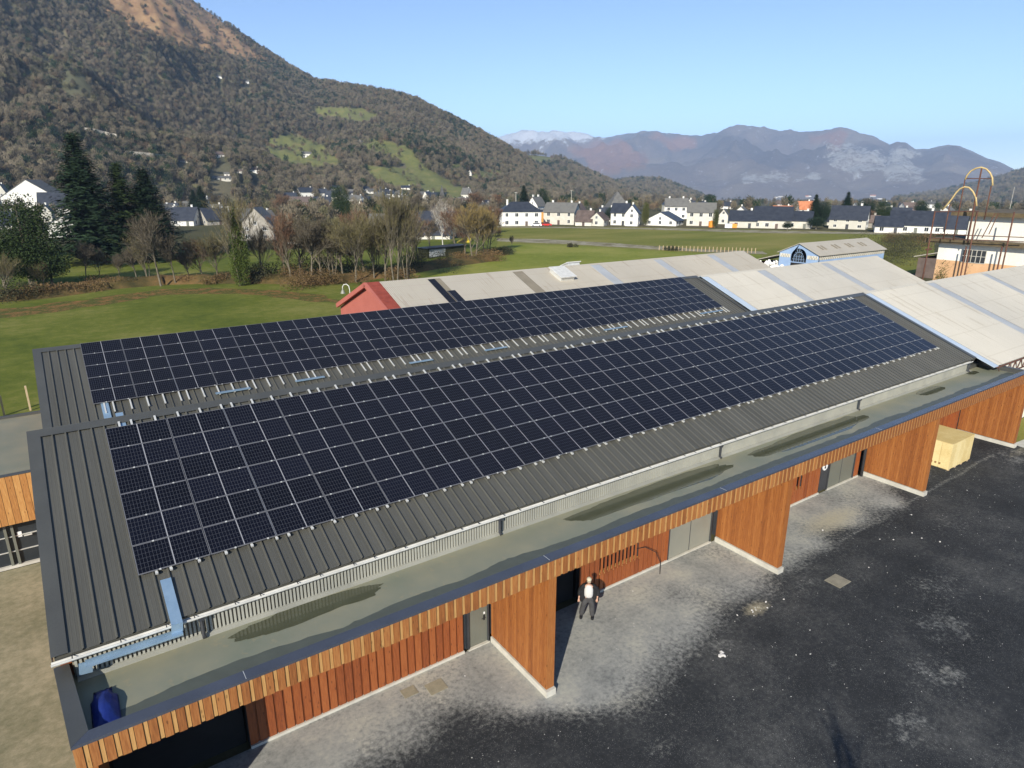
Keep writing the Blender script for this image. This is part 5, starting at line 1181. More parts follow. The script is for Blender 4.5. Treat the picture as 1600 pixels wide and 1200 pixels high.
# bushes
rr = random.Random(9)
def bush(px, py, w_, h, mat, label, group='bushes along the hedgerow', name='bush'):
    p = G(px, py); bl = [(rr.gauss(0, w_*.28), rr.gauss(0, w_*.28), h*.45, w_*rr.uniform(.3, .42), h*rr.uniform(.4, .55)) for _ in range(5)]
    return tag(obj(name, leafcloud(name, mat, bl, int(500+260*w_), .2, px), None, None, T((p.x, p.y, -.1))), label, 'bush', group)
for k, (px, py, w_, h, mt, lb) in enumerate([(15, 470, 6, 3.2, 'bush', 'dark bush at the hedge end by the picture edge'), (62, 464, 5, 2.2, 'brown', 'brown bush under the broad evergreen'), (105, 458, 5, 1.8, 'brown', 'brown bush before the orchard gap'), (160, 449, 6, 1.9, 'brown', 'wide brown bush below the big fir'), (205, 445, 5, 1.4, 'bush', 'low dark bush below the olive conifer'), (290, 441, 4, 1.3, 'brown', 'low bramble right of the grey tree'),
                                        (345, 441, 4, 1.6, 'brown', 'bramble mound left of the ivy-clad tree'), (402, 440, 5, 3.6, 'bush', 'dark bush right of the ivy-clad tree'), (425, 436, 6, 3.4, 'bush', 'dark thicket below the stone gable'), (455, 436, 6, 2.8, 'brown', 'brown thicket in the hedgerow'), (490, 447, 6, 2.8, 'brown', 'rusty bramble mound behind the leaf litter'), (520, 446, 6, 3.0, 'brown', 'rusty bramble mound closest to the lamp'), (480, 428, 7, 3.6, 'bush', 'dark thicket in the middle of the hedgerow'), (515, 425, 7, 3.4, 'bush', 'dark thicket behind the bramble mounds'), (555, 428, 7, 3.2, 'bush', 'dark thicket before the stone barn'), (590, 432, 6, 2.8, 'bush', 'green-black bush left of the tallest tree'),
                                        (620, 440, 5, 2.6, 'brown', 'brown bush at the foot of the tallest tree'), (648, 424, 7, 4.2, 'bush', 'dark round bush beside the green shed'), (665, 412, 6, 3.4, 'bush', 'dark bush hugging the green shed'), (715, 408, 6, 2.2, 'brown', 'brown brush pile before the willow'), (755, 406, 7, 2.6, 'brown', 'dark brush right of the willow trunk'), (780, 398, 6, 2.0, 'bush', 'low dark brush at the meadow corner'), (1045, 391, 5, 1.0, 'bush', 'low green bramble on the stony verge'), (895, 386, 2, 1.2, 'bush', 'tiny bush in the meadow'),
                                        (1400, 394, 11, 5, 'bush', 'green hedge mound left of the rusty frame'), (1425, 404, 11, 5.5, 'bush', 'dark green hedge beside the peach wall'), (1395, 380, 6, 3.2, 'brown', 'reddish shrub before the slate-roofed house'), (1440, 385, 7, 4.0, 'brown', 'red-brown shrub below the grey-roofed shed'), (1392, 412, 11, 4.6, 'bush', 'green thicket behind the blue hall'), (1420, 375, 12, 1.6, 'bush', 'green garden hedge before the long slate-roofed house'), (1465, 372, 10, 1.6, 'bush', 'green garden hedge next to the rusty frame')]):
    bush(px, py, w_, h, M[mt], lb)

# ================================================================== HOUSES
def m_(n): return M[n]
def pane_mesh(w_, h):
    return None
WINM = {}
def win(parent, Mx, w_, h):
    key = (round(w_, 1), round(h, 1))
    if key not in WINM:
        a = bmesh.new(); t = .07; bx(a, -w_/2-t, w_/2+t, -.05, .02, -t, 0); bx(a, -w_/2-t, w_/2+t, -.05, .02, h, h+t); bx(a, -w_/2-t, -w_/2, -.05, .02, 0, h); bx(a, w_/2, w_/2+t, -.05, .02, 0, h); bx(a, -.03, .03, -.04, .01, 0, h)
        b = bmesh.new(); bx(b, -w_/2, w_/2, -.02, .02, 0, h)
        ma = bpy.data.meshes.new('window'); a.to_mesh(ma); a.free(); ma.materials.append(M['white_p']); mb = bpy.data.meshes.new('pane'); b.to_mesh(mb); b.free(); mb.materials.append(M['glass']); WINM[key] = (ma, mb)
    ma, mb = WINM[key]; o = obj('window', ma, None, parent, Mx); obj('pane', mb, None, o, Mx)
def hillpoint(px, py):
    d = ray(px, py).normalized(); best = None
    for b in BV:
        h = b.ray_cast(CAM, d)
        if h[0] is not None and (best is None or h[3] < best[1]): best = (h[0], h[3])
    g = None
    if d.z < 0:
        t = 16.2/-d.z
        for _ in range(30): g = CAM+d*t; t = (gz(hypot(g.x-CAM.x, g.y-CAM.y))-CAM.z)/d.z if False else (t*.5+.5*(gz(hypot(g.x-CAM.x, g.y-CAM.y))-CAM.z)/d.z)
        if g.z < -110: g = None
    if g is not None and (best is None or (g-CAM).length < best[1]): return g
    return best[0] if best else g
def house(px, py, wpx, hpx, rpx, rel, wall, roof, label, depth=None, hip=0, chim=1, floors=1, name='house', dist=None, doors=True, wing=None, group=None, winn=None, cat='house'):
    """front-bottom-centre at pixel, sizes given as seen; rel = ridge angle to the picture plane"""
    p = hillpoint(px, py) if dist is None else CAM+ray(px, py)*(dist/hypot(ray(px, py).x, ray(px, py).y))
    z0 = p.z-.3 if dist is None else p.z; D = (p-CAM).dot(FW); m = D/F
    W_, H, RH = wpx*m, hpx*m, rpx*m; dp = depth or W_*.7
    az = atan2(p.y-CAM.y, p.x-CAM.x); rz = az-pi/2+R(rel)
    c = Vector((p.x, p.y, 0))+Vector((cos(az), sin(az), 0))*dp*.5
    Mx = T((c.x, c.y, z0)) @ Matrix.Rotation(rz, 4, 'Z')
    e = empty(name, (c.x, c.y, z0), rz, label, cat, group); rc_ = hypot(c.x-CAM.x, c.y-CAM.y); HP_.append((az, rc_, (W_*.5)/rc_, 45 if rc_ < 420 else 60))
    w2, d2 = W_/2, dp/2; bm = bmesh.new(); H_ = H+.3
    if hip: prism(bm, [(-d2, -.5), (-d2, H_), (d2, H_), (d2, -.5)], 'x', -w2, w2)
    else: prism(bm, [(-d2, -.5), (-d2, H_), (0, H_+RH-.12), (d2, H_), (d2, -.5)], 'x', -w2, w2)
    obj('wall', bm, M[wall], e, Mx)
    ov = .45; bm = bmesh.new(); rr_ = RH/d2
    if hip:
        i = hip*W_; zb = H_-ov*rr_*.6; base = [(-w2-ov, -d2-ov, zb), (w2+ov, -d2-ov, zb), (w2+ov, d2+ov, zb), (-w2-ov, d2+ov, zb)]; v = [bm.verts.new(q_) for q_ in base]; t1 = bm.verts.new((-w2+i, 0, H_+RH)); t2 = bm.verts.new((w2-i, 0, H_+RH))
        for f in ((v[0], v[1], t2, t1), (v[1], v[2], t2), (v[2], v[3], t1, t2), (v[3], v[0], t1)): bm.faces.new(f)
        bm.faces.new(v[::-1])
    else:
        prism(bm, [(-d2-ov, H_-ov*rr_), (0, H_+RH), (d2+ov, H_-ov*rr_), (d2+ov, H_-ov*rr_-.14), (0, H_+RH-.14), (-d2-ov, H_-ov*rr_-.14)], 'x', -w2-.35, w2+.35)
    rf_ = obj('roof', bm, M[roof], e, Mx)
    for k in range(chim):
        cx = (-.32+.62*k)*W_ if chim > 1 else .28*W_; bm = bmesh.new(); bx(bm, cx-.35, cx+.35, -.3+.4, .3+.4, H_+RH*.5, H_+RH+.75); bx(bm, cx-.42, cx+.42, -.37+.4, .37+.4, H_+RH+.751, H_+RH+.85); obj('chimney', bm, M['white' if wall != 'stone' else 'stone'], rf_, Mx)
    nf = max(1, floors); nw = winn or max(1, int(W_/3.3)); fh = H_/nf; rr2 = random.Random(int(px*7+py))
    if D < 900:
        for f in range(nf):
            for k in range(nw):
                x = -w2+W_*(k+.5)/nw
                if f == 0 and k == nw//2 and doors: obj('door', box(x-.5, x+.5, -d2-.06, -d2+.02, -.1, 2.05), M[rr2.choice(['slateb', 'darkframe', 'doorgrey'])], e, Mx); continue
                win(e, Mx @ T((x, -d2-.001, f*fh+.95)), rr2.choice((1.0, 1.2)), min(1.3, fh-1.2) if fh > 2.2 else .9)
            nd = max(1, int(dp/3.6))
            for k in range(nd):
                y = -d2+dp*(k+.5)/nd
                win(e, Mx @ T((-w2-.001, y, f*fh+.95)) @ Matrix.Rotation(-pi/2, 4, 'Z'), 1.0, 1.2 if fh > 2.2 else .9); win(e, Mx @ T((w2+.001, y, f*fh+.95)) @ Matrix.Rotation(pi/2, 4, 'Z'), 1.0, 1.2 if fh > 2.2 else .9)
        if not hip and RH > 2: win(e, Mx @ T((-w2-.001, 0, H_+.3)) @ Matrix.Rotation(-pi/2, 4, 'Z'), .8, 1.0); win(e, Mx @ T((w2+.001, 0, H_+.3)) @ Matrix.Rotation(pi/2, 4, 'Z'), .8, 1.0)
    return e, Mx, (w2, d2, H_, RH)
HS = [
 (812, 353, 62, 22, 14, 8, 'white', 'slate', 'white two-storey corner house with a hipped dark slate roof and red shutters', dict(hip=.28, floors=2, chim=2)),
 (838, 347, 26, 26, 12, 60, 'white', 'slateg', 'tall white gabled house directly behind the hipped corner house', dict(chim=2, floors=2)),
 (878, 351, 50, 20, 13, -18, 'cream', 'slateg', 'cream house with a grey-brown roof beside the red car', dict(floors=2, chim=2)),
 (904, 346, 22, 18, 9, 70, 'cream', 'slateb', 'small cream gable house peeping between two brown roofs', {}),
 (915, 353, 26, 8, 15, -12, 'cream', 'slateb', 'low house with a big brown tiled roof', dict(depth=9)),
 (936, 353, 34, 10, 11, 75, 'cream', 'slateb', 'cream low gable house left of the white gabled house', dict(chim=1)),
 (948, 346, 24, 12, 9, 5, 'white', 'slate', 'dark-roofed bungalow behind the cream low gable', dict(chim=2)),
 (970, 352, 26, 20, 13, -10, 'white', 'slate', 'dark-roofed wing of the white gabled house', dict(floors=2, depth=10)),
 (988, 353, 28, 20, 12, 82, 'white', 'slate', 'bright white gabled house with rows of small windows', dict(floors=2, winn=3)),
 (1037, 353, 44, 8, 13, 74, 'white', 'slate', 'low white gable house with a black roof', dict(depth=13)),
 (1055, 342, 34, 20, 11, 2, 'white', 'slateg', 'white house with dormer windows and a grey roof', dict(floors=2, chim=2)),
 (1078, 340, 12, 18, 9, 80, 'cream', 'slateg', 'narrow cream gable house behind the dormer house', {}),
 (1094, 353, 42, 22, 13, 0, 'cream', 'slateg', 'half-finished house with dark ground-floor openings and a grey roof', dict(floors=2, chim=0)),
 (1130, 350, 20, 14, 9, 85, 'cream', 'slateg', 'cream gable house right of the column tree', {}),
 (1160, 356, 40, 12, 14, 0, 'cream', 'slate', 'low house with a plain dark slate roof joined to the long one', dict(depth=9)),
 (1206, 357, 56, 14, 19, -2, 'cream', 'slate', 'long cream house with a broad dark slate roof and white garage', dict(depth=11, chim=0)),
 (1248, 357, 36, 13, 13, -4, 'cream', 'slate', 'cream house with a weathered dark roof right of the long one', dict(depth=9, chim=1)),
 (1158, 338, 20, 9, 6, 80, 'white', 'slateg', 'white arched-gable house behind the slate roofs', {}),
 (1222, 335, 28, 7, 6, 4, 'white', 'tileo', 'house with a low orange tiled roof', dict(depth=9)),
 (1256, 334, 22, 8, 11, 25, 'white', 'tileo', 'white house with a steep orange tiled roof beside the fir', {}),
 (1325, 358, 52, 16, 19, -6, 'cream', 'slate', 'cream house with a balcony and a tall dark slate roof', dict(floors=2, depth=10)),
 (1355, 356, 30, 10, 9, 4, 'stone', 'slateb', 'low stone house beside the balcony house', {}),
 (1290, 352, 24, 7, 6, 0, 'cream', 'slate', 'low dark-roofed outbuilding beside the clipped hedge', {}),
 (1386, 364, 38, 11, 14, 3, 'white', 'slate', 'white bungalow wing with a dark slate roof', dict(depth=10, chim=0)),
 (1428, 364, 72, 13, 20, 3, 'white', 'slate', 'very long white bungalow with a blue-black slate roof', dict(depth=12, chim=1, winn=5)),
 (1402, 344, 34, 8, 11, 0, 'white', 'slate', 'dark blue roofed house behind the very long bungalow', dict(chim=2)),
 (1492, 366, 52, 10, 24, 2, 'white', 'slate', 'dark slate roofed house seen through the rusty frame', dict(depth=12)),
 (1478, 340, 18, 12, 5, 70, 'white', 'slateg', 'small white gable house behind the rusty frame', {}),
 (1445, 325, 26, 6, 4, 0, 'white', 'slateg', 'pale low warehouse far behind the slate roofs', {}),
 # left village
 (62, 337, 40, 28, 26, 62, 'white', 'slateg', 'large white gabled house with a big weathered slate roof behind the evergreens', dict(depth=26, floors=2, chim=0)),
 (100, 338, 58, 14, 22, -8, 'white', 'slate', 'dark slate roofed wing of the large white house with pale dormers', dict(depth=12)),
 (77, 347, 20, 16, 10, 78, 'cream', 'slate', 'beige gable house with one round window', {}),
 (112, 372, 30, 20, 14, 60, 'white', 'slate', 'white house half hidden by the tallest fir', dict(depth=10)),
 (10, 325, 24, 18, 18, 78, 'cream', 'slateg', 'ochre wooden gabled house cut by the picture edge', {}),
 (8, 358, 44, 8, 18, -5, 'cream', 'slate', 'dark roofed barn behind the round evergreen', dict(depth=10)),
 (293, 353, 36, 10, 18, -22, 'white', 'slate', 'white house with a steep dark blue roof and a veranda', dict(depth=10)),
 (330, 352, 28, 9, 17, 25, 'stone', 'slate', 'grey gabled house right of the veranda house', dict(depth=9)),
 (305, 337, 30, 10, 12, 5, 'cream', 'slateg', 'beige dormer house above the veranda house', {}),
 (335, 338, 30, 9, 9, -8, 'white', 'slateg', 'grey roofed house behind the veranda house', dict(chim=2)),
 (384, 372, 36, 18, 26, -4, 'white', 'slateg', 'old white farmhouse with a tall grey slate roof', dict(depth=9, chim=0)),
 (408, 376, 40, 22, 28, 72, 'stone', 'slateg', 'tall old whitewashed stone gable with two dark windows', dict(depth=10, floors=2, chim=0)),
 (455, 382, 44, 8, 4, 0, 'cream', 'slateg', 'long low cream garden wall building right of the stone gable', dict(chim=0)),
 (615, 372, 70, 16, 20, -6, 'stone', 'slateg', 'long stone barn with a grey roof behind the hedgerow', dict(depth=10, chim=0)),
 (683, 374, 52, 9, 33, -10, 'cream', 'slate', 'big steep slate-roofed house behind the birch', dict(depth=13, chim=1)),
 (505, 326, 26, 9, 9, 0, 'cream', 'slate', 'dark slate roofed village house left of the green pine', {}),
 (470, 325, 44, 9, 8, 6, 'stone', 'slateb', 'brown ruined barn with pale gaps in the village', dict(chim=0)),
 (565, 332, 18, 9, 9, 75, 'cream', 'slateg', 'small cream gable among the russet trees', {}),
 (545, 318, 26, 7, 6, 20, 'white', 'slateg', 'white house behind the green pine', {}),
 (603, 312, 24, 9, 5, 0, 'white', 'slate', 'white two-storey house in the far village terrace', dict(floors=2)),
 (635, 296, 16, 3, 3, 0, 'white', 'slate', 'small white house highest in the far village', {}),
 (718, 325, 34, 7, 8, 0, 'cream', 'slateb', 'village house with a reddish roof under the chapel spire', {}),
 (752, 330, 40, 6, 7, 8, 'stone', 'slateg', 'grey roofed house left of the corner house', {}),
 (480, 245, 13, 5, 3, 0, 'white', 'slateg', 'pale barn alone in the green hillside meadow', dict(chim=0)),
 (563, 224, 8, 3, 3, 70, 'white', 'slateg', 'tiny pale barn above the hillside meadow', dict(chim=0)),
 (735, 274, 8, 4, 4, 75, 'white', 'slateg', 'tiny white cottage at the edge of the hill wood', dict(chim=0)),
 (344, 246, 18, 5, 4, 20, 'white', 'slateb', 'brown roofed chalet in the hillside wood', dict(chim=0)),
 (342, 122, 9, 3, 2, 0, 'white', 'slateg', 'white chalet high on the mountain', dict(chim=0)),
 (386, 130, 6, 3, 2, 0, 'white', 'slateg', 'small grey chalet high on the mountain', dict(chim=0)),
 (398, 270, 16, 5, 3, 0, 'white', 'slateb', 'pink-white house with a brown roof above the village', {}),
 (376, 271, 12, 4, 2, 0, 'cream', 'slateb', 'cream house next to the pink-white one', {}),
 (345, 282, 34, 4, 3, 0, 'cream', 'slateg', 'long pale farm building above the village', dict(chim=0)),
 (285, 254, 18, 3, 2, 0, 'cream', 'slateb', 'pale low house at the foot of the mountain road', dict(chim=0)),
 (355, 276, 8, 5, 2, 0, 'white', 'slateg', 'small white cube-like house above the long farm building', dict(chim=0)),
]
for (px, py, wp, hp_, rp, rel, wl, rf_, lb, kw) in HS: house(px, py, wp, hp_, rp, rel, wl, rf_, lb, **kw)
rr = random.Random(77); hl = ['white', 'cream', 'white']
def ordinal(n): return str(n)+('th' if 10 < n % 100 < 14 else {1: 'st', 2: 'nd', 3: 'rd'}.get(n % 10, 'th'))
LO = [ordinal(i+1) for i in range(60)]
P1 = sorted(rr.uniform(500, 650) for _ in range(24)); P2 = sorted(rr.uniform(1180, 1600) for _ in range(16)); P3 = sorted(rr.uniform(1050, 1440) for _ in range(14))
for k in range(24):     # terraces of the far village
    px = P1[k]; py = 296+20*rr.random(); house(px, py, rr.uniform(7, 13), rr.uniform(2.5, 4.5), rr.uniform(2, 3.5), rr.uniform(-30, 30), rr.choice(hl), rr.choice(['slate', 'slateg', 'slate']), '%s of the tiny dark-roofed houses in the far village, counted from the left' % LO[k], group='tiny houses of the far village', chim=0)
for k in range(16):
    px = P2[k]; py = 306+10*rr.random()**1.5; house(px, py, rr.uniform(4, 8), rr.uniform(1.2, 2), rr.uniform(.8, 1.5), rr.uniform(-30, 30), rr.choice(['white', 'white', 'cream']), rr.choice(['slate', 'slateg', 'slateb', 'tileo']), '%s of the tiny pale houses far out on the valley plain, counted from the left' % LO[k], group='tiny houses on the valley plain', chim=0, dist=None)
for k in range(14):
    px = P3[k]; py = 322+10*rr.random(); house(px, py, rr.uniform(14, 22), rr.uniform(4, 7), rr.uniform(4, 7), rr.uniform(-40, 40), rr.choice(['white', 'white', 'cream']), rr.choice(['slate', 'slateg', 'slateb', 'slate']), '%s of the second-row houses among the garden trees of the plain, from the left' % LO[k], group='houses in the second row of the plain village', chim=1)
P4 = sorted(rr.uniform(255, 770) for _ in range(34))
for k in range(34):
    px = P4[k]; py = 318+26*rr.random()-(10 if px > 430 else 0); house(px, py, rr.uniform(14, 26), rr.uniform(5, 9), rr.uniform(5, 9), rr.uniform(-50, 60), rr.choice(['white', 'white', 'cream']), rr.choice(['slate', 'slateg', 'slateg', 'slate']), '%s of the pale dark-roofed houses among trees at the hill foot, from the left' % LO[k], group='houses among the trees at the hill foot', chim=1)
# extras on houses: ochre annex, shutters, church, chapel
e, Mx, dm = house(842, 348, 13, 18, 2, 8, 'orange', 'slate', 'ochre annex between the corner house and the cream house', chim=0)
def pyramid(bm, w_, z0, z1, inset=0): 
    v = [bm.verts.new((a*w_/2, b*w_/2, z0)) for a, b in ((-1, -1), (1, -1), (1, 1), (-1, 1))]; t_ = bm.verts.new((0, 0, z1))
    for i in range(4): bm.faces.new((v[i], v[(i+1) % 4], t_))
    bm.faces.new(v[::-1])
def towerb(px, py, wpx, hpx, rpx, wall, roof, label, name, steps=()):
    p = hillpoint(px, py); m = (p-CAM).dot(FW)/F; az = atan2(p.y-CAM.y, p.x-CAM.x); Mx = T((p.x, p.y, p.z)) @ Matrix.Rotation(az-pi/2+.3, 4, 'Z')
    e = empty(name, (p.x, p.y, p.z), az-pi/2+.3, label, 'church'); w_, H, RH = wpx*m, hpx*m, rpx*m
    obj('wall', box(-w_/2, w_/2, -w_/2, w_/2, -1, H), M[wall], e, Mx); bm = bmesh.new(); pyramid(bm, w_*1.12, H, H+RH); rf_ = obj('roof', bm, M[roof], e, Mx)
    for s0, s1, s2 in steps: bm = bmesh.new(); bx(bm, -s0*m/2, s0*m/2, -s0*m/2, s0*m/2, s1*m, s2*m); obj('belfry', bm, M[wall], e, Mx)
    obj('window', box(-w_*.1, w_*.1, -w_/2-.05, -w_/2+.01, H*.55, H*.8), M['glass'], e, Mx)
towerb(963, 336, 34, 8, 28, 'stone', 'slateg', 'church with a great pyramidal grey-green roof', 'church')
towerb(977, 338, 20, 10, 13, 'cream', 'slateg', 'side chapel gable beside the pyramidal church roof', 'chapel')
towerb(1041, 334, 12, 14, 9, 'cream', 'slate', 'church tower with a dark domed cap', 'church_tower')
towerb(691, 322, 7, 12, 20, 'white', 'slateg', 'slender pale grey chapel spire above the trees', 'chapel_spire')
# long green shed
gs = empty('green_shed', tuple(G(700, 402)), label='long dark green garden shed with a pale wall panel', cat='shed')
p1, p2 = G(668, 404), G(728, 397); d_ = (p2-p1); L_ = d_.length; Mx = T((p1.x, p1.y, 0)) @ Matrix.Rotation(atan2(d_.y, d_.x), 4, 'Z')
obj('wall', box(0, L_, 0, 3, 0, 2.1), M['bush'], gs, Mx); obj('roof', box(-.3, L_+.3, -.4, 3.3, 2.101, 2.25), M['slate'], gs, Mx); obj('wall_panel', box(.6, L_*.45, -.06, -.01, .2, 1.9), M['sky_l'], gs, Mx)
# cars, containers
def car(px, py, mat, label, L_=4.2, Hh=1.5, rel=0):
    p = G(px, py); az = atan2(p.y-CAM.y, p.x-CAM.x); Mx = T((p.x, p.y, 0)) @ Matrix.Rotation(az-pi/2+R(rel), 4, 'Z')
    e = empty('parked_car', (p.x, p.y, 0), az-pi/2+R(rel), label, 'car')
    bm = bmesh.new(); prism(bm, [(-L_/2, .3), (-L_/2, .85), (-L_*.42, .95), (-L_*.2, 1.0), (L_*.32, 1.0), (L_/2, .85), (L_/2, .3)], 'y', -.85, .85)
    bmesh.ops.bevel(bm, geom=bm.edges[:], offset=.06, segments=2, affect='EDGES'); obj('body', bm, mat, e, Mx)
    bm = bmesh.new(); prism(bm, [(-L_*.36, .97), (-L_*.24, Hh-.08), (-L_*.1, Hh), (L_*.2, Hh), (L_*.38, .97)], 'y', -.72, .72); obj('cabin', bm, M['glass'], e, Mx)
    bm = bmesh.new(); bx(bm, -L_*.23, L_*.2, -.7, .7, Hh-.03, Hh+.02); obj('car_roof', bm, mat, e, Mx)
    for sx_ in (-.31, .31):
        for sy in (-.87, .87): bm = bmesh.new(); tube(bm, [(sx_*L_, sy-.1, .32), (sx_*L_, sy+.1, .32)], .32, 12); obj('wheel', bm, M['darkframe'], e, Mx)
car(854, 353.5, M['red'], 'bright red parked car at the field edge', Hh=1.6, L_=4.0)
car(1172, 354, M['white_p'], 'white van parked under the long slate roof', 4.6, 2.0, 80)
car(838, 354, M['white_p'], 'white car parked by the corner house', 4.2, 1.45)
tk = empty('yellow_slide', tuple(G(725, 379)), label='yellow plastic play slide on the lawn behind the green shed', cat='slide')
p = G(725, 379); Mx = T((p.x, p.y, 0)); bm = bmesh.new(); prism(bm, [(-2.2, .1), (-2.2, .35), (.6, 1.5), (1.8, 1.5), (1.8, 1.3), (.7, 1.3)], 'y', -.45, .45); obj('chute', bm, M['yellow'], tk, Mx); obj('platform', box(.7, 1.9, -.6, .6, 0, 1.29), M['yellow'], tk, Mx)
ot = empty('orange_tank', tuple(G(1112, 355)), label='orange round tank by the half-finished house', cat='tank'); p = G(1112, 355); bm = bmesh.new(); tube(bm, [(0, 0, 0), (0, 0, 1.9), (0, 0, 2.5)], [1.25, 1.35, .5], 14); obj('shell', bm, M['orangep'], ot, T((p.x, p.y, 0)))
for k, (px, py, w_, mt, lb) in enumerate([(1138, 356.5, 2.6, 'white_p', 'white site container beside an orange one'), (1146, 356.5, 2.4, 'orangep', 'orange site container beside a white one')]):
    p = G(px, py); az = atan2(p.y-CAM.y, p.x-CAM.x); Mx = T((p.x, p.y, 0)) @ Matrix.Rotation(az-pi/2, 4, 'Z'); e = empty('site_container', tuple(p), az-pi/2, lb, 'container'); obj('box_body', box(-w_/2, w_/2, 0, 2, .1, 1.5), M[mt], e, Mx); obj('lid', box(-w_/2-.05, w_/2+.05, -.05, 2.05, 1.501, 1.58), M[mt], e, Mx)
# poles, mast and field fence
for px, py, pt, lb in [(362, 372, 322, 'thin pale pole before the stone gable'), (806, 345, 300, 'thin pole beside the corner house'), (1577, 330, 292, 'floodlight mast on the plain'), (1316, 350, 332, 'white-topped lamp post by the balcony house'), (892, 335, 297, 'thin pale mast at the foot of the middle hill')]:
    p = G(px, py); d = ray(px, pt); t = hypot(p.x-CAM.x, p.y-CAM.y)/hypot(d.x, d.y); h = CAM.z+d.z*t
    e = empty('utility_pole', tuple(p), label=lb, cat='pole'); bm = bmesh.new(); tube(bm, [(0, 0, 0), (0, 0, h)], [.16, .1], 6); obj('mast', bm, M['conc'], e, T((p.x, p.y, 0)))
    obj('cross_arm', box(-.7, .7, -.08, .08, h-.35, h-.15), M['conc'], e, T((p.x, p.y, 0)))
for k in range(26):
    t = k/25; px = 1030+150*t; py = 391+4.5*t; p = G(px, py); tag(obj('fence_post', box(p.x-.07, p.x+.07, p.y-.07, p.y+.07, 0, 1.2), M['timber']), '%s pale fence post along the pasture verge, counted from the left' % ordinal(k+1), 'post', 'fence posts along the pasture verge')

put_tree('g2', 0, 0, 0, 'bare tree beside the drone that throws its shadow on the asphalt', None, 1.0, base=Vector((2.3, -25.8, 0))) if False else None
Mt = T((5.4, -26.0, 0)) @ Matrix.Diagonal((.5, .5, .72, 1)); et = empty('bare_tree', (5.4, -26.0, 0), label='leafless tree at the yard edge casting a faint shadow on the asphalt', cat='tree'); obj('trunk', BT['b'][0], None, et, Mt)
# ================================================================== PERSON
def skin_obj(name, verts, edges, mat, parent, Mx, sub=2):
    me = bpy.data.meshes.new(name); me.from_pydata([v[:3] for v in verts], edges, []); o = bpy.data.objects.new(name, me); COL.objects.link(o); me.materials.append(mat)
    sk = o.modifiers.new('skin', 'SKIN'); sk.use_smooth_shade = True
    for v, d in zip(verts, me.skin_vertices[0].data): d.radius = (v[3], v[4] if len(v) > 4 else v[3])
    me.skin_vertices[0].data[0].use_root = True
    ss = o.modifiers.new('sub', 'SUBSURF'); ss.levels = ss.render_levels = sub
    place(o, Mx, parent); return o
FP = Vector((14.38, -7.52, 0)); FA = atan2(CAM.y-FP.y, CAM.x-FP.x)     # faces the camera
Mx = T(FP) @ Matrix.Rotation(FA+pi/2, 4, 'Z')    # local -Y looks to the camera
pe = empty('person', tuple(FP), FA+pi/2, 'person in open black jacket, white top, grey trousers and pale cap by the dark opening', 'person')
body = [(0, 0, .95, .13, .1), (0, 0, 1.1, .13, .095), (0, -.01, 1.28, .155, .1), (0, -.01, 1.42, .12, .085), (0, -.02, 1.5, .055, .055), (0, -.03, 1.56, .055, .06), (0, -.04, 1.65, .075, .095), (0, -.04, 1.73, .07, .085),
        (-.19, -.01, 1.41, .055), (-.33, .02, 1.17, .042), (-.36, -.14, .96, .032), (-.37, -.18, .91, .036, .02),
        (.19, -.01, 1.41, .055), (.36, .04, 1.2, .042), (.34, -.12, 1.0, .032), (.33, -.17, .96, .036, .02),
        (-.11, 0, .88, .095), (-.2, -.02, .48, .062), (-.25, .02, .1, .042), (-.26, -.1, .05, .04, .03), (-.27, -.17, .04, .035, .025),
        (.11, 0, .88, .095), (.15, -.02, .48, .062), (.17, .02, .1, .042), (.18, -.1, .05, .04, .03), (.19, -.17, .04, .035, .025)]
ed = [(0, 1), (1, 2), (2, 3), (3, 4), (4, 5), (5, 6), (6, 7), (3, 8), (8, 9), (9, 10), (10, 11), (3, 12), (12, 13), (13, 14), (14, 15), (0, 16), (16, 17), (17, 18), (18, 19), (19, 20), (0, 21), (21, 22), (22, 23), (23, 24), (24, 25)]
for hx, hb in ((-1, 11), (1, 15)):     # five fingers rooted in each palm
    px0, py0, pz0 = body[hb][:3]
    for f in range(5):
        if f < 4:
            ox = (f-1.5)*.018; L_ = (.062, .07, .066, .05)[f]; a = len(body); body += [(px0+ox, py0-.035, pz0-.035, .0095), (px0+ox, py0-.035-L_*.45, pz0-.035-L_*.4, .0085), (px0+ox, py0-.03-L_*.4, pz0-.035-L_*.85, .0075)]
        else:
            a = len(body); body += [(px0-hx*.035, py0-.02, pz0-.01, .011), (px0-hx*.05, py0-.05, pz0-.03, .0095), (px0-hx*.045, py0-.075, pz0-.045, .008)]
        ed += [(hb, a), (a, a+1), (a+1, a+2)]
skin_obj('body', body, ed, M['skin'], pe, Mx)
skin_obj('trousers', [(0, 0, 1.0, .19, .15), (0, 0, .9, .2, .155), (-.11, 0, .8, .135), (-.2, -.02, .48, .115), (-.255, .02, .05, .105), (.11, 0, .8, .135), (.15, -.02, .48, .115), (.175, .02, .05, .105)], [(0, 1), (1, 2), (2, 3), (3, 4), (1, 5), (5, 6), (6, 7)], M['trousers'], pe, Mx)
skin_obj('top', [(0, -.025, .9, .2, .16), (0, -.03, 1.15, .19, .15), (0, -.03, 1.3, .2, .15), (0, -.02, 1.43, .16, .12), (0, -.02, 1.5, .08, .08)], [(0, 1), (1, 2), (2, 3), (3, 4)], M['shirt'], pe, Mx)
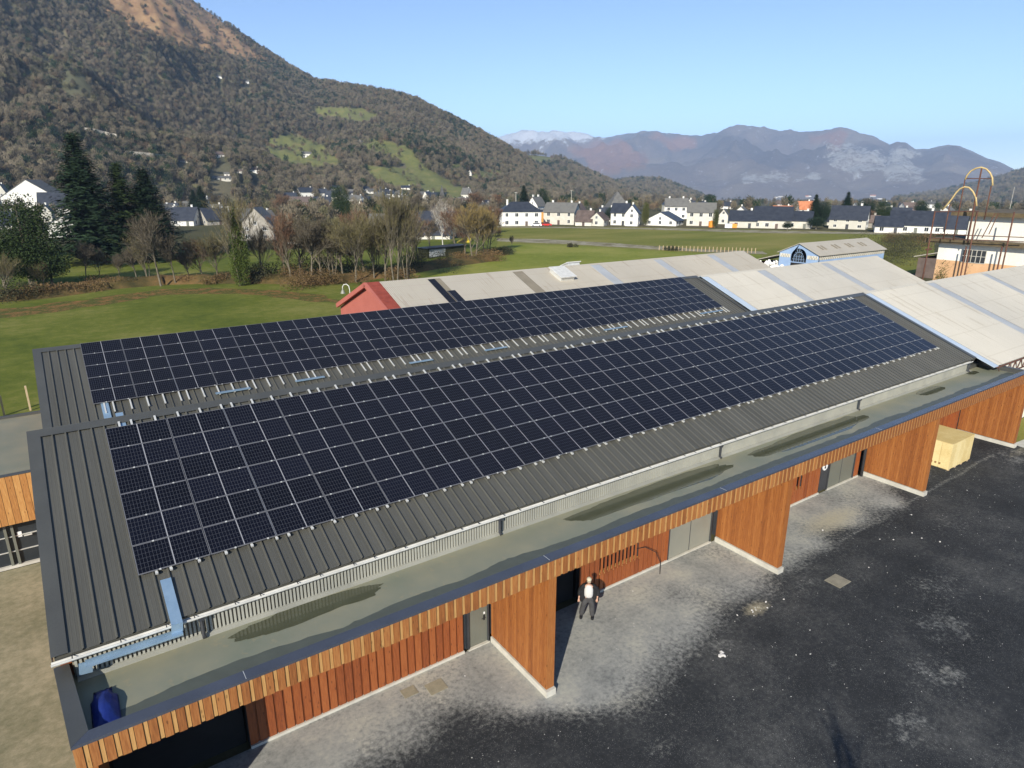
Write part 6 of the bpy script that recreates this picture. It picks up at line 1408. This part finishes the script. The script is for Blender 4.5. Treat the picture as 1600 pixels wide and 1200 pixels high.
for sx_ in (-1, 1):
    arm = [(-.2, 0, 1.42, .1), (-.335, .02, 1.17, .09), (-.355, -.11, .99, .07)] if sx_ < 0 else [(.2, 0, 1.42, .1), (.365, .04, 1.2, .09), (.345, -.09, 1.03, .07)]
    skin_obj('jacket_sleeve', [(sx_*.1, .03, 1.46, .08)]+arm, [(0, 1), (1, 2), (2, 3)], M['jacket'], pe, Mx)
    skin_obj('jacket_side', [(sx_*.13, 0, 1.48, .08, .11), (sx_*.18, 0, 1.25, .09, .17), (sx_*.21, 0, 1.0, .1, .19), (sx_*.25, .01, .68, .11, .19)], [(0, 1), (1, 2), (2, 3)], M['jacket'], pe, Mx)
    fx_ = -.26 if sx_ < 0 else .18; skin_obj('shoe', [(fx_, .06, .06, .07, .07), (fx_, -.06, .05, .065, .06), (fx_, -.19, .045, .06, .045)], [(0, 1), (1, 2)], M['jacket'], pe, Mx)
bm = bmesh.new(); gb = [[bm.verts.new((x, .13+.02*sin(x*9), z)) for x in (-.2, -.1, 0, .1, .2)] for z in (.7, .95, 1.2, 1.45)]
for a, b in zip(gb, gb[1:]):
    for i in range(4): bm.faces.new((a[i], a[i+1], b[i+1], b[i]))
bmesh.ops.solidify(bm, geom=bm.faces[:], thickness=.03); obj('jacket_back', bm, M['jacket'], pe, Mx, smooth=True)
bm = bmesh.new(); bmesh.ops.create_uvsphere(bm, u_segments=14, v_segments=8, radius=.112, matrix=T((0, -.03, 1.72)) @ Matrix.Diagonal((.88, 1.05, .82, 1)))
bmesh.ops.delete(bm, geom=[v for v in bm.verts if v.co.z < 1.695], context='VERTS'); bx(bm, -.065, .065, -.2, -.1, 1.70, 1.712); obj('cap', bm, M['cap'], pe, Mx, smooth=False)
bm = bmesh.new(); bmesh.ops.create_icosphere(bm, subdivisions=1, radius=.016, matrix=T((0, -.138, 1.62)) @ Matrix.Diagonal((1, 1.3, 1.6, 1))); 
for sx_ in (-1, 1): bmesh.ops.create_icosphere(bm, subdivisions=1, radius=.02, matrix=T((sx_*.078, -.03, 1.63)) @ Matrix.Diagonal((.5, 1, 1.5, 1)))
obj('nose_and_ears', bm, M['skin'], pe, Mx, smooth=True)
bm = bmesh.new()
for sx_ in (-1, 1): bx(bm, sx_*.03-.012, sx_*.03+.012, -.137, -.125, 1.648, 1.657)
bx(bm, -.024, .024, -.133, -.122, 1.583, 1.59); obj('eyes_and_mouth', bm, M['darkframe'], pe, Mx)

# ================================================================== WOODS OVER THE HILLS
hillwood('hillside_wood', h1b, A(-140), A(880), 440, 1660, 125000, MEAD, 'bare winter wood covering the big hillside on the far side of the village', 1, thin=BRK, smin=.5, smax=.92)
hillwood('middle_hill_wood', h2b, A(780), A(1045), 1000, 1780, 9000, M2, 'bare winter wood on the middle hill behind the white houses', 2, smin=.8, smax=1.4)
hillwood('low_hill_wood', h3b, A(900), A(1115), 1450, 2300, 8000, M3, 'bare winter wood on the low rounded hill', 3, smin=.9, smax=1.6)
hillwood('right_hill_wood', h4b, A(1400), A(1640), 1950, 3400, 9000, [], 'bare winter wood on the dark slope at the valley side', 4, smin=1.2, smax=2.2)
# valley-floor trees beyond the houses
rr = random.Random(5); pts = []; cps = []
for k in range(9000):
    px = rr.uniform(420, 1640); r = 330+2100*rr.random()**1.1; az = A(px)+rr.gauss(0, .005); x, y = CAM.x+r*cos(az), CAM.y+r*sin(az)
    if noise.noise((x*.008, y*.008, 5)) < .0: continue
    if px < 900 and r > 700: continue
    if px > 760 and r < 400: continue
    if px < 760 and r < 380: continue
    if px > 760 and r > 500 and rr.random() < .6: continue
    if near_house(x, y): continue
    (cps if rr.random() < .14 else pts).append((x, y, gz(r)-.3, rr.uniform(.45, .85) if r < 900 else rr.uniform(.5, 1.1)))
for k in range(1500):     # garden trees among the left village
    px = rr.uniform(-40, 775); r = 205+260*rr.random(); az = A(px); x, y = CAM.x+r*cos(az), CAM.y+r*sin(az)
    if r < 235 and px < 600: continue
    if r < 345 and (255 < px < 440 or px < 150): continue
    if r < 300 and noise.noise((x*.02, y*.02, 9)) < .1: continue
    if noise.noise((x*.02, y*.02, 2)) < -.25: continue
    if near_house(x, y): continue
    (cps if rr.random() < .1 else pts).append((x, y, -.3, rr.uniform(.45, .85)))
scatter('valley_trees', pts, WC, 'bare winter trees mingled with the far village on the plain'); scatter('valley_evergreens', cps, CC, 'small dark evergreens mingled with the far village on the plain')


# ================================================================== AIR
hz = box(-13000, 13000, -13000, 13000, -135, 760)
HZ = bpy.data.materials.new('valley_air'); HZ.use_nodes = True; HZ.node_tree.nodes.remove(HZ.node_tree.nodes['Principled BSDF'])
pv = HZ.node_tree.nodes.new('ShaderNodeVolumePrincipled'); pv.inputs['Color'].default_value = (.5, .7, 1, 1); pv.inputs['Density'].default_value = 1.1e-4; pv.inputs['Anisotropy'].default_value = 0
HZ.node_tree.links.new(pv.outputs[0], HZ.node_tree.nodes['Material Output'].inputs['Volume'])
tag(obj('haze', hz, HZ), kind='stuff')
